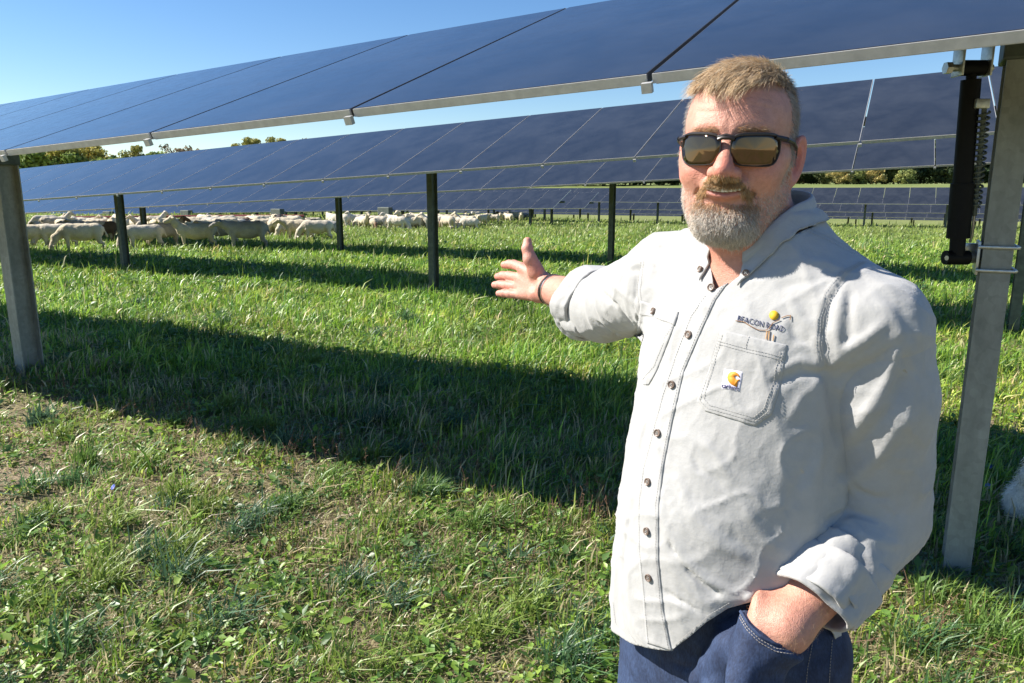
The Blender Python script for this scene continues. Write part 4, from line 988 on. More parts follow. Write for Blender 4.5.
# broad-leaved weeds and clover
cl_, r, rg = sample(11000, 1.8, 22, 1.55, 75); m = rg.random(len(cl_)) < np.clip(.55 + .9 * vn2(cl_, 1.1, 12), .1, 1); cl_ = cl_[m]; cnt = rg.integers(7, 20, len(cl_)); I = np.repeat(np.arange(len(cl_)), cnt); N = len(I)
big = np.where(rg.random(len(cl_)) < .22, 2.2, 1.0); spread = .045 * big[I]; a = rg.uniform(0, 2 * math.pi, N); rad = rg.uniform(.1, 1, N) * spread; P = cl_[I] + np.stack([np.cos(a), np.sin(a)], 1) * rad[:, None]; r = np.hypot(*P.T)
z = terrain(P[:, 0], P[:, 1]) + rg.uniform(.012, .060, N) + .03 * sstep(3, 6, P @ PD); L_ = (.010 + .0013 * r) * big[I] * rg.uniform(.6, 1.4, N); d3 = np.c_[np.cos(a), np.sin(a), rg.normal(.15, .45, N)]; d3 /= np.linalg.norm(d3, axis=1)[:, None]
s3 = np.cross(d3, np.c_[rg.normal(0, .35, (N, 2)), np.ones(N)]); s3 /= np.linalg.norm(s3, axis=1)[:, None]; B = np.c_[P, z]; n3 = np.cross(s3, d3)
V = np.stack([B, B + d3 * (L_ * .6)[:, None] + s3 * (L_ * .42)[:, None] + n3 * (L_ * .1)[:, None], B + d3 * (L_ * 1.5)[:, None] - n3 * (L_ * .15)[:, None], B + d3 * (L_ * .6)[:, None] - s3 * (L_ * .42)[:, None] + n3 * (L_ * .1)[:, None], B + d3 * (L_ * .6)[:, None] - n3 * (L_ * .05)[:, None]], 1).reshape(-1, 3)
k = np.arange(N)[:, None] * 5; T = np.concatenate([k + np.array([[0, 1, 4]]), k + np.array([[1, 2, 4]]), k + np.array([[2, 3, 4]]), k + np.array([[3, 0, 4]])])
wc = np.array([(.21, .35, .05), (.14, .26, .05), (.30, .42, .08), (.11, .20, .06)])[rg.integers(0, 4, len(cl_))][I] * rg.uniform(.7, 1.25, N)[:, None]
tag(link('weeds', mk_mesh('weeds', V, tris=T, smooth=True, colors=np.repeat(wc, 5, 0), mats=[gm])), kind='stuff')
# reddish seed heads
rg = np.random.default_rng(76); spots = [(340, 468, 9), (585, 520, 16), (600, 508, 14), (570, 530, 10), (200, 445, 7), (310, 455, 8), (20, 395, 7), (440, 480, 6), (560, 300, 8), (470, 470, 5), (250, 460, 5), (960, 330, 8), (970, 350, 6), (410, 285, 5), (530, 560, 6), (350, 520, 6), (60, 400, 8), (110, 430, 7), (30, 450, 7), (160, 425, 6), (270, 470, 8), (390, 500, 7), (480, 520, 7), (520, 540, 8), (430, 560, 6), (220, 500, 5), (90, 540, 5), (610, 590, 8), (500, 600, 5), (880, 640, 6), (930, 660, 6), (290, 580, 5)]
V, Q, Cc = [], [], []; mb = MB()
for px, py, n in spots:
    g0 = ground_px(px, py)
    for _ in range(n):
        b = g0 + np.r_[rg.normal(0, .10, 2), 0]; b[2] = T1(b[0], b[1]); hgt = rg.uniform(.10, .22); ln = rg.normal(0, .05, 2); tip = b + np.r_[ln, hgt]; mid = (b + tip) / 2 + np.r_[-ln * .2, 0]
        mb.tube([b, mid, tip], .0010, 4, caps=False)
        for _k in range(12):
            t = rg.uniform(.5, 1); q = b + (tip - b) * t; e = q + rg.normal(0, .009, 3) + [0, 0, .006]; mb.tube([q, e], .0011, 3, caps=False)
tag(mb.build('seed_heads', simple_mat('dry_seed', (.16, .085, .05), .8, nscale=20, var=.4), None), kind='stuff')
# pebbles in the bare patches
P, r, rg = sample(2600, 1.8, 6, 1.5, 78); mb = MB(); ico = None
import bmesh as _b; bm = _b.new(); _b.ops.create_icosphere(bm, subdivisions=1, radius=1); IV = np.array([v.co[:] for v in bm.verts]); IT = np.array([[v.index for v in f.verts] for f in bm.faces]); bm.free()
for p in P:
    s = rg.uniform(.003, .011); mb.add(IV * [s * rg.uniform(.7, 1.5), s, s * .6] * rg.uniform(.8, 1.2, (len(IV), 1)) + [p[0], p[1], T1(*p) + s * .2], T=IT)
tag(mb.build('pebbles', simple_mat('pebble', (.26, .23, .20), .9, nscale=8, var=.4), None, True), kind='stuff')

# ---- blue chicory flowers
blue = simple_mat('chicory_petal', (.16, .20, .62), .6); stem_m = simple_mat('stem', (.06, .10, .03), .7)
fl_lab = [((113, 487), 'blue chicory flower in the sunlit grass at lower left'), ((989, 466), 'upper blue chicory flower in the shade right of the near post'), ((988, 486), 'lower blue chicory flower in the shade right of the near post')]
for (px, py), lb in fl_lab:
    d = ray(px, py); g0 = ground_px(px, py + 14); P = g0 + [0, 0, .0]; t = (g0[1] - 0) / d[1]; top = CAM + d * t; f = tag(empty('chicory_flower', tuple(g0)), lb, 'flower', 'blue chicory flowers in the grass')
    mb = MB(); mb.tube([(0, 0, 0), (.004, 0, (top - g0)[2] * .6), tuple(top - g0)], .0012, 5); mb.build('stem', stem_m, f)
    mb = MB(); N0 = nrm((-.5, -.6, .6)); a = nrm(np.cross(N0, (0, 0, 1))); b = np.cross(N0, a)
    for k in range(12):
        th = 2 * math.pi * k / 12; dr = math.cos(th) * a + math.sin(th) * b; sd = np.cross(N0, dr); c = top - g0; mb.add([c, c + dr * .012 + sd * .0035 + N0 * .002, c + dr * .017, c + dr * .012 - sd * .0035 + N0 * .002], [(0, 1, 2, 3)])
    mb.build('petals', blue, f)

# ================================================================== solar trackers
MW = 1.2125; CH = 2.30; TILT = math.radians(21.5)
glass = NT('module_glass'); glass.set(Base_Color=(.014, .015, .024), Roughness=.09, Coat_Weight=.0); glass.b.inputs['IOR'].default_value = 1.5
glass.b.inputs['Specular Tint'].default_value = (1, .78, .60, 1)
gn = glass.noise(2.2, 5, .65, glass.coord()); gr = glass.ramp(gn.outputs[0], [(.3, (.018, .020, .024)), (.7, (.038, .041, .046))]); glass.L(gr.outputs[0], glass.b.inputs['Base Color'])
rr_ = glass.ramp(glass.noise(14, 6, .7, glass.coord()).outputs[0], [(.3, (.07, .07, .07)), (.75, (.20, .20, .20))]); glass.L(rr_.outputs[0], glass.b.inputs['Roughness']); glass_m = glass.m
alu = simple_mat('aluminium', (.50, .49, .47), .45, .35, nscale=25, var=.12, bump=.1); backm = simple_mat('module_back', (.05, .05, .055), .5)
galv = NT('galvanised_steel'); galv.set(Metallic=.25, Roughness=.55); vz = galv.new('ShaderNodeTexVoronoi'); vz.inputs['Scale'].default_value = 38; galv.L(galv.coord(), vz.inputs['Vector']); nz = galv.noise(4, 6, .7, galv.coord(scale=(1, 1, .35)))
rz = galv.ramp(nz.outputs[0], [(.3, (.19, .195, .175)), (.5, (.29, .295, .27)), (.72, (.42, .425, .40))]); sp = galv.ramp(vz.outputs['Color'], [(0, (.88, .88, .88)), (1, (1.1, 1.1, 1.1))]); galv.L(galv.mix(1.0, rz.outputs[0], sp.outputs[0], 'MULTIPLY'), galv.b.inputs['Base Color'])
galv.bump(nz.outputs[0], .25, .004); galv_m = galv.m
galv_d = simple_mat('weathered_steel', (.11, .125, .105), .6, .3, nscale=12, var=.3)
black = simple_mat('black_paint', (.004, .004, .005), .6, nscale=40, var=.3); black.node_tree.nodes['Principled BSDF'].inputs['Specular IOR Level'].default_value = .2
def row_axes(slope):
    A = nrm([SD[0], SD[1], slope]); Ch = np.array([PD[0] * math.cos(TILT), PD[1] * math.cos(TILT), math.sin(TILT)]); Ch = nrm(Ch - A * A.dot(Ch)); N = np.cross(A, Ch); N = N if N[2] > 0 else -N; return A, Ch, N
def local_axes(slope):   # row-local: x along the row, y away from camera
    t = TILT; A = nrm([1, 0, slope]); Ch = nrm(np.array([0, math.cos(t), math.sin(t)])); N = nrm(np.cross(A, Ch)); Ch = np.cross(N, A); return A, Ch, N
RZ = math.atan2(SD[1], SD[0])       # local +x -> along the row; local +y must point to -PD, so mirror
def Lc(s, q, z): return np.array([s, -q, z])   # q = away from the camera across the row
def panel_meshes(slope, detail):
    A = nrm([1, 0, slope]); Ch = nrm([0, -math.cos(TILT), math.sin(TILT)]); Ch = nrm(Ch - A * A.dot(Ch)); N = np.cross(Ch, A); N = N if N[2] > 0 else -N; ax = [A, Ch, N]
    w = MW - .020
    g = MB(); g.box((0, 0, 0), (w - .004, CH - .004, .006), ax)
    f = MB()
    for sg in (-1, 1):
        f.box(Ch * sg * (CH / 2) + N * -.014, (w + .002, .010, .030), ax, m=0)
        f.box(Ch * sg * (CH / 2 - .012 * 1) + N * -.030, (w - .02, .030, .003), ax, m=0)
        f.box(A * sg * (w / 2 - .001) + N * -.0145, (.003 if (detail == 2 and abs(slope + .04) < .001) or sg > 0 else .0075, CH - .014, .034), ax, m=(1 if sg > 0 or abs(slope + .04) < .001 else 0))
    f.box(N * -.008, (w - .02, CH - .03, .004), ax, m=1)
    if detail:
        for sg in (-.25, .25): f.box(Ch * sg * CH * .9 + N * -.03, (w - .03, .04, .04), ax, m=0)
    gm_ = mk_mesh('solar_panel', np.concatenate(g.V), np.concatenate(g.Q), None, False, mats=[glass_m]); fm_ = mk_mesh('frame', np.concatenate(f.V), np.concatenate(f.Q), None, False, mats=[alu, backm], mat_q=f.mq)
    return gm_, fm_, ax
def ibeam(h, d=.15, b=.10, t=.008, mat=None):
    prof = [(-b / 2, -d / 2), (b / 2, -d / 2), (b / 2, -d / 2 + t), (t / 2, -d / 2 + t), (t / 2, d / 2 - t), (b / 2, d / 2 - t), (b / 2, d / 2), (-b / 2, d / 2), (-b / 2, d / 2 - t), (-t / 2, d / 2 - t), (-t / 2, -d / 2 + t), (-b / 2, -d / 2 + t)]
    m = MB(); m.extrude(prof, -.4, h, np.eye(3), (0, 0, 0))
    for z in (h,):
        m.add([(x, y, z) for x, y in [(-b / 2, -d / 2), (b / 2, -d / 2), (b / 2, -d / 2 + t), (-b / 2, -d / 2 + t), (-b / 2, d / 2 - t), (b / 2, d / 2 - t), (b / 2, d / 2), (-b / 2, d / 2), (-t / 2, -d / 2 + t), (t / 2, -d / 2 + t), (t / 2, d / 2 - t), (-t / 2, d / 2 - t)]], [(0, 1, 2, 3), (4, 5, 6, 7), (8, 9, 10, 11)])
    return mk_mesh('post', np.concatenate(m.V), np.concatenate(m.Q), np.concatenate(m.T), False, mats=[mat])
def tracker(p0, s_list, posts, zlow, slope, label, detail=2, post_mat=None, group='solar tracker rows', post_w=(.15, .10), p_of_s=None):
    """p0 distance of the post line; s_list = seam positions; zlow(s=0) height of the near lower edge"""
    s_mid = (s_list[0] + s_list[-1]) / 2; org = np.array([PD[0] * p0, PD[1] * p0, 0.0]); q0 = -math.cos(TILT) * CH / 2; zc0 = zlow + math.sin(TILT) * CH / 2
    root = empty('solar_tracker', tuple(org), RZ); tag(root, label, 'solar tracker', group)
    gmesh, fmesh, ax = panel_meshes(slope, detail)
    for i, s in enumerate(s_list):
        o = link('solar_panel', gmesh, root, (s, 0, zc0 + slope * s + .02))
        if detail: link('frame', fmesh, o)
        elif i == 0: pass
    if not detail:
        for o in list(root.children): o.data = merged_panel(gmesh, fmesh, slope)
    s0, s1 = s_list[0] - MW * .5, s_list[-1] + MW * .5
    mb = MB(); mb.tube([Lc(s0 - .1, .06, zc0 + slope * s0 - .13), Lc(s1 + .1, .06, zc0 + slope * s1 - .13)], .055, 10 if detail else 6); mb.build('torque_tube', galv_m if detail else galv_d, root, True)
    if detail:
        for s in list(s_list[:-1] + MW / 2):
            m = MB(); c = np.array([s, 0, zc0 + slope * s - .032])
            for sg in (-1,): m.box(c + ax[1] * sg * (CH / 2 + .012) + ax[2] * .014, (.034, .020, .032), ax)
            o = m.build('clamp', [alu], root)
    pcache = {}
    for s in posts:
        w = Lc(s, 0, 0); wx = org[0] + SD[0] * s; wy = org[1] + SD[1] * s; g = T1(wx, wy); h = zc0 + slope * s - .20 - g
        key = round(h, 2)
        if key not in pcache: pcache[key] = ibeam(key, post_w[0], post_w[1], mat=post_mat or galv_d)
        link('post', pcache[key] if not (p0 < 4 and 6 < s < 7) else ibeam(key, .17, .125, .011, mat=galv_m), root, (s, 0, g))
        if p0 == 33.0 and s > 22: m_ = MB(); m_.box((s + .25, 1.2, zc0 + slope * s - .45), (.75, .35, .42), bev=.04); m_.tube([(s, 1.2, zc0 + slope * s - .5), (s, 1.2, g - .2)], .09, 8); m_.build('drive_box', [galv_d], root)
        if p0 < 4: m_ = MB(); m_.box((s, 0, h + g + .05), (.20, .30, .11), bev=.012); m_.box((s, -.0, h + g - .06), (.13, .20, .12), bev=.008); m_.tube([(s, -.24, h + g + .02), (s, .24, h + g + .02)], .02, 8); m_.build('bearing', [galv_d], root)
    return root, ax, zc0
_pm = {}
def merged_panel(g, f, slope):
    k = round(slope, 4)
    if k not in _pm:
        V = [np.array([v.co[:] for v in m.vertices]) for m in (g, f)]; Q = [np.array([list(p.vertices) for p in m.polygons]) for m in (g, f)]
        mi = [0] * len(Q[0]) + [1 + p.material_index for p in f.polygons]
        _pm[k] = mk_mesh('solar_panel', np.concatenate(V), np.concatenate([Q[0], Q[1] + len(V[0])]), None, False, mats=[glass_m, alu, backm], mat_q=mi)
    return _pm[k]
def seq(first, a, b): k0 = math.floor((a - first) / MW); k1 = math.ceil((b - first) / MW); return np.array([first + MW * k for k in range(k0, k1 + 1)])
TILT = math.radians(20.6)
rowA, axA, zcA = tracker(3.47, seq(.792 + MW / 2, -7, 26), [-8.0, -.31, 6.46, 15.0, 22.6], 1.975, -.0400, 'nearest solar tracker row, overhead, with a black damper on its right post', 2, galv_m)
TILT = math.radians(22.4)
rowB, _, _ = tracker(9.75, seq(.55 + MW / 2, -10, 36), [-8.8, -1.12, 6.58, 14.2, 21.9, 29.6], 2.11, -.045, 'second solar tracker row, behind the outstretched hand, silver lower edge', 2, galv_d)
TILT = math.radians(21.5)
rowC, _, _ = tracker(15.1, seq(.35, -13, 42), [-9.8, -2.1, 5.61, 13.1, 20.9, 28.6, 36.2], 1.975, -.043, 'third solar tracker row, seen just beneath the lower edge of the second', 2, galv_d)
tracker(33.0, seq(15.4, 15.4, 88), list(np.arange(16.5, 88, 7.7)), 1.12, -.022, 'long low solar tracker row behind the flock, with grey drive boxes on its posts', 0, galv_d)
tracker(38.7, seq(16.2, 16.2, 92), list(np.arange(18, 92, 7.7)), .98, -.020, 'shorter solar tracker row just behind the row at the flock', 0, galv_d)
far = [(45.0, -46, 60, .92, 'nearest far solar tracker row below the dark tree line'), (50.7, -50, 64, .34, 'second of the far tracker rows, seen under the nearest far row'), (56.4, -56, 66, -.12, 'third of the far tracker rows, a thin strip of panels low down'), (62.1, -60, 60, -.45, 'farthest solar tracker row, mostly hidden behind the others')]
for p0, a, b, zl, lb in far: tracker(p0, seq(.3 + p0 * .01, a, b)[:100], list(np.arange(a + 2, b, 3.85)), zl, .0, lb, 0, galv_d)

# damper with spring on the near right post
def addto(root, mb, name, mat, parent=None, smooth=True):
    o = mb.build(name, mat, None, smooth); o.parent = parent or root; inv = Matrix.Rotation(-RZ, 4, 'Z') @ Matrix.Translation(-Vector(root.location)); o.matrix_parent_inverse = inv if parent is None else Matrix.Identity(4)
    return o
zinc = simple_mat('zinc', (.50, .50, .48), .35, .8, nscale=60, var=.2)
dt = unproj(972, 68, 2.74); db = unproj(957, 250, 2.90); dv = nrm(db - dt)
mb = MB(); a1 = dt + (db - dt) * .06; mid = dt + (db - dt) * .62; mb.tube([a1, mid], .034, 24); mb.tube([mid, dt + (db - dt) * .93], .041, 24); mb.tube([dt, a1], .018, 14); mb.tube([dt + (db - dt) * .93, db + dv * .02], .028, 14)
for e_ in (dt, db + dv * .03): mb.tube([e_ - np.array([.045, 0, 0]), e_ + np.array([.045, 0, 0])], .028, 18)
damper = addto(rowA, mb, 'damper', black)
mb = MB(); c0 = unproj(984, 112, 2.74); c1 = unproj(975, 208, 2.86); n = 17 * 14; tt = np.linspace(0, 1, n); axs = nrm(c1 - c0); ea_ = nrm(np.cross(axs, (0, 1, 0))); eb_ = np.cross(axs, ea_)
mb.tube([c0 + (c1 - c0) * t + .019 * (math.cos(t * 17 * 2 * math.pi) * ea_ + math.sin(t * 17 * 2 * math.pi) * eb_) for t in tt], .0042, 7); mb.tube([c0 - axs * .03, c1 + axs * .03], .009, 8); addto(rowA, mb, 'spring', galv_d, damper)
mb = MB(); mb.tube([c1 + axs * .02, unproj(972, 236, 2.9), unproj(970, 242, 2.92)], .0055, 8); mb.box(unproj(969, 247, 2.93), (.05, .03, .03), bev=.004); addto(rowA, mb, 'spring_rod', zinc, damper); mb = MB(); mb.box(c0 - axs * .03 + np.array([-.01, 0, 0]), (.05, .02, .035), bev=.004); addto(rowA, mb, 'spring_bracket', zinc, damper)
# hanger from the frame to the damper top
mb = MB(); tp = dt + np.array([.0, .0, .13])
for sg in (-1, 1): mb.box(dt + np.array([sg * .052, 0, .045]), (.008, .07, .15), bev=.002)
mb.box(tp + np.array([0, 0, -.01]), (.115, .09, .010), bev=.002); mb.tube([dt - np.array([.085, 0, 0]), dt + np.array([.075, 0, 0])], .013, 12); mb.tube([dt - np.array([.10, 0, 0]), dt - np.array([.078, 0, 0])], .022, 6)
mb.box(tp + np.array([.0, .05, .05]), (.10, .012, .12), bev=.002)
addto(rowA, mb, 'hanger_bracket', zinc)
# clamp on the post: stub, plate and two U-bolts
pc = np.array([PD[0] * 3.47 + SD[0] * -.31, PD[1] * 3.47 + SD[1] * -.31, 0]); zb = db[2] - .03; mb = MB(); st = np.array([db[0], db[1], zb])
pl = np.array([pc[0], pc[1], zb]) + np.array([SD[0], SD[1], 0]) * .062; mb.tube([st, pl], .024, 14); mb.tube([st - (pl - st) * .45, st], .010, 8); mb.box(pl, (.010, .13, .13), [np.array([SD[0], SD[1], 0]), np.array([PD[0], PD[1], 0]), UZ], bev=.002)
for dz in (-.045, .045):
    pts = []; R_ = [(1, 1), (1, -1), (-1, -1), (-1, 1)]
    for q in (( .062, .088), (.062, -.088), (-.06, -.088), (-.066, -.080), (-.066, .080), (-.06, .088), (.062, .088)):
        pts.append(np.array([pc[0], pc[1], zb + dz]) + np.array([SD[0], SD[1], 0]) * q[0] + np.array([PD[0], PD[1], 0]) * q[1])
    mb.tube(pts, .0065, 8, caps=False)
addto(rowA, mb, 'post_clamp', zinc)

# long red pipe behind the sheep
mb = MB(); pr = [ground_px(x, y + 8) for x, y in [(62, 221), (122, 221), (180, 221), (240, 221), (304, 222)]]
pts = [CAM + ray(x, y) * (np.linalg.norm((g - CAM)[:2]) / np.linalg.norm(ray(x, y)[:2])) for (x, y), g in zip([(62, 217.5), (122, 217), (180, 216.5), (240, 216), (304, 216)], pr)]
redp = tag(empty('pipe_rail', tuple([*pts[2][:2], T1(*pts[2][:2])])), 'long rusty red pipe rail running low behind the sheep', 'pipe rail')
def pp_(mb, name, mat): o = mb.build(name, mat, redp, True); o.matrix_parent_inverse = Matrix.Translation(-Vector(redp.location)); return o
mb = MB(); mb.tube(pts, .055, 8); pp_(mb, 'pipe', simple_mat('red_pipe', (.20, .035, .030), .6))
for q in resample(pts, 9): mb = MB(); mb.tube([(q[0], q[1], T1(q[0], q[1]) - .2), (q[0], q[1], q[2])], .04, 6); pp_(mb, 'support', galv_d)
# ================================================================== sheep
def sheep_field(pose):
    F = Field(); W = .003
    F.ell((0, 0, .54), (.40, .165, .185), k=.05); F.ell((.26, 0, .55), (.17, .15, .175), k=.06); F.ell((-.28, 0, .56), (.17, .155, .17), k=.06); F.ell((0, 0, .50), (.30, .17, .17), k=.05)
    if pose == 'graze': nk = [(.34, 0, .58), (.52, 0, .42), (.60, 0, .24)]; hd = [(.60, 0, .22), (.66, 0, .08)]
    elif pose == 'up': nk = [(.34, 0, .60), (.46, 0, .74), (.52, 0, .84)]; hd = [(.53, 0, .84), (.68, 0, .77)]
    else: nk = [(.34, 0, .60), (.50, 0, .66), (.60, 0, .70)]; hd = [(.60, 0, .70), (.75, 0, .62)]
    F.cap(nk[0], nk[1], .115, .085, k=.05); F.cap(nk[1], nk[2], .085, .070, k=.03)
    F.cap(hd[0], hd[1], .066, .040, k=.03); h0 = np.array(hd[0])
    for s in (-1, 1):
        F.cap(h0 + [-.01, s * .05, .03], h0 + [-.05, s * .15, .02], .026, .016, k=.015)
        F.cap((.30, s * .085, .45), (.29, s * .09, .26), .060, .034, k=.04); F.cap((.29, s * .09, .26), (.30, s * .09, .02), .030, .022, k=.01); F.cap((.30, s * .09, .035), (.33, s * .09, .03), .026, .022, k=.01)
        F.cap((-.30, s * .09, .48), (-.34, s * .095, .30), .085, .045, k=.04); F.cap((-.34, s * .095, .30), (-.40, s * .095, .26), .042, .032, k=.02); F.cap((-.40, s * .095, .26), (-.38, s * .095, .02), .028, .022, k=.01); F.cap((-.38, s * .095, .035), (-.345, s * .095, .03), .026, .022, k=.01)
    F.cap((-.43, 0, .62), (-.50, 0, .42), .030, .020, k=.02)
    return F
wool = tint_mat('wool', .9, nscale=40, var=.12, bump=.6, bdist=.02)
def sheep_mesh(pose, kind, seed):
    F = sheep_field(pose); f = lambda P: F(P) - .010 * vnoise(P, 9, seed) - .006 * vnoise(P, 24, seed + 1)
    V, Q = nets(f, (-.62, -.30, -.06), (.86, .30, 1.02), .020, slack=1.6, newton=1)
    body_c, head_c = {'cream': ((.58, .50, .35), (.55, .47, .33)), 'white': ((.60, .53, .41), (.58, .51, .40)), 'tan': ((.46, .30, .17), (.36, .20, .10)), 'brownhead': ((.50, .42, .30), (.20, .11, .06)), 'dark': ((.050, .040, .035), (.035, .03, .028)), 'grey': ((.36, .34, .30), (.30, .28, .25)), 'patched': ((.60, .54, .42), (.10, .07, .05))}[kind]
    C = np.tile(np.array(body_c), (len(V), 1)); hx = sstep(.46, .56, V[:, 0]); 
    if pose == 'up': hx = sstep(.44, .52, V[:, 0]) * sstep(.66, .74, V[:, 2])
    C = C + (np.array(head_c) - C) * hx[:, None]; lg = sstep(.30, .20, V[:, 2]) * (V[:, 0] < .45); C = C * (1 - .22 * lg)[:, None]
    if kind == 'patched': C = np.where((vnoise(V, 3.2, 90) > .15)[:, None], np.array([.12, .08, .05]), C)
    C *= (1 + .12 * vnoise(V, 12, seed + 4))[:, None]
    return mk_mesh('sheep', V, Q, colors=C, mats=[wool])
SM = {}
def get_sheep(pose, kind):
    if (pose, kind) not in SM: SM[(pose, kind)] = sheep_mesh(pose, kind, 200 + len(SM))
    return SM[(pose, kind)]
# pixel of the feet, heading in degrees seen from the camera (180 = looking left), pose, coat, size, label
near = [
 (32, 248, 175, 'graze', 'cream', 1.0, 'cream sheep grazing just right of the near left post'),
 (60, 247, 170, 'graze', 'white', 1.0, 'pale sheep half hidden between the two cream sheep at far left'),
 (84, 251, 178, 'graze', 'cream', 1.08, 'long cream sheep grazing side on, left of the slim green post'),
 (102, 243, 15, 'graze', 'patched', 1.0, 'sheep with dark patches behind the long cream sheep at left'),
 (146, 249, 185, 'graze', 'white', 1.0, 'cream sheep grazing right behind the slim green post'),
 (165, 246, 10, 'up', 'brownhead', 1.0, 'brown headed sheep beside the cream sheep with raised head'),
 (198, 249, 180, 'up', 'cream', 1.06, 'cream sheep with raised head facing left, centre of the near flock'),
 (222, 244, 178, 'level', 'white', 1.0, 'pale sheep standing just behind the shaded grey sheep'),
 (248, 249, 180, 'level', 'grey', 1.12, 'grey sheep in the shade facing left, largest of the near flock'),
 (286, 236, 182, 'graze', 'cream', 1.0, 'cream sheep left of the round headed pair near the middle post'),
 (300, 240, 175, 'level', 'cream', 1.0, 'cream sheep walking left beside the middle slim post'),
 (318, 241, 180, 'graze', 'white', 1.0, 'white sheep with lowered head just left of the middle slim post'),
 (280, 234, 90, 'level', 'dark', 1.0, 'black sheep between cream sheep left of the middle slim post'),
]
def ray_ground(px, py): return ground_px(px, py)
def place_sheep(px, py, deg, pose, kind, size, label, group='sheep grazing under the trackers'):
    g = ray_ground(px, py); o = link('sheep', get_sheep(pose, kind)); o.location = (g[0], g[1], T1(g[0], g[1]) - .12); ra = math.atan2(g[0], g[1])
    o.rotation_euler = (0, 0, math.radians(deg) - ra); o.scale = (size * (1.1 if size >= 1 and group.startswith('sheep') else 1.0),) * 3; tag(o, label, 'sheep', group); return o
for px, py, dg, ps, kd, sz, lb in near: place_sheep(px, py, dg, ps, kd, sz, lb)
rg = np.random.default_rng(91)
crowd = []
for i in range(66): crowd.append((rg.uniform(28, 330), rg.uniform(229, 237)))
for i in range(44): crowd.append((rg.uniform(330, 470), rg.uniform(226, 231)))
for x, y in ((413, 230), (432, 228), (448, 230), (462, 227.5), (470, 230), (482, 226), (438, 224)): crowd.append((x, y))
for x in (478, 488, 493, 497, 501, 505, 509, 512, 516, 520, 503, 481, 524): crowd.append((x + rg.normal(0, 1), 222 + rg.normal(0, .8)))
kinds = ['cream', 'white', 'tan', 'brownhead', 'dark', 'grey', 'patched']; wts = [.50, .36, .02, .05, .01, .04, .02]
gl = {'cream': 'cream coloured sheep in the far flock behind the near sheep', 'white': 'white sheep in the far flock behind the near sheep', 'tan': 'tan brown sheep in the far flock', 'brownhead': 'cream sheep with brown head in the far flock', 'dark': 'black sheep in the far flock', 'grey': 'grey sheep in the far flock', 'patched': 'sheep with dark patches in the far flock'}
for x, y in crowd:
    kd = rg.choice(kinds, p=wts); ps = rg.choice(['graze', 'level', 'up'], p=[.55, .25, .2]); dg = rg.choice([180, 0, 90, 270, 200, 160]) + rg.normal(0, 22)
    place_sheep(x, y, dg, ps, kd, rg.uniform(.85, 1.08), gl[kd], kd + ' sheep of the far flock')

# ---- white dog resting in the shade at the right edge
g = ground_px(1036, 525); F = Field(); bx_ = np.array([.10, .10, .0])
F.cap((-.02, 0, .13), (.42, .12, .14), .125, .14, k=.05); F.cap((.0, 0, .15), (-.05, -.04, .26), .085, .070, k=.04); F.ell((-.055, -.045, .29), (.075, .07, .068), k=.03); F.cap((-.06, -.05, .28), (-.03, -.15, .26), .045, .030, k=.02)
for s in (-1, 1): F.cap(np.array([-.055 + s * .045, -.035, .335]), np.array([-.058 + s * .058, -.028, .375]), .022, .008, k=.012); F.cap((-.02 + s * .05, -.06, .06), (-.05 + s * .05, -.26, .04), .045, .034, k=.03)
F.cap((.40, .10, .12), (.50, -.08, .06), .09, .05, k=.04); F.cap((.52, .16, .10), (.60, .0, .05), .05, .03, k=.03)
V, Q = nets(lambda P: F(P) - .008 * vnoise(P, 22, 300) - .004 * vnoise(P, 60, 301), (-.30, -.45, -.05), (.85, .45, .50), .010, slack=1.7, newton=1)
dogm = NT('white_fur'); dogm.set(Base_Color=(.78, .76, .70), Roughness=.9); nf = dogm.noise(90, 5, .7, dogm.coord(scale=(1, 1, .5))); dogm.bump(nf.outputs[0], .9, .012)
dog = link('dog', mk_mesh('dog', V, Q, mats=[dogm.m])); dog.location = (g[0], g[1], T1(g[0], g[1]) - .02); tag(dog, 'white fluffy dog lying in shaded grass at the right edge', 'dog')
dn = np.array([[v.co[:] for v in dog.data.vertices]])[0]; nn_ = np.array([v.normal[:] for v in dog.data.vertices]); ii = rg.choice(len(dn), 9000); cc = np.tile(np.array([.78, .76, .70]), (9000, 1)) * rg.uniform(.85, 1.1, (9000, 1))
strands('fur', dn[ii] + rg.normal(0, .003, (9000, 3)), nn_[ii] * .6 + np.array([.3, .2, -.5]), .030 * rg.uniform(.5, 1.2, 9000), .0010, cc, tint_mat('fur', .8, nscale=10, var=.05), dog, seg=3, jitter=.2)

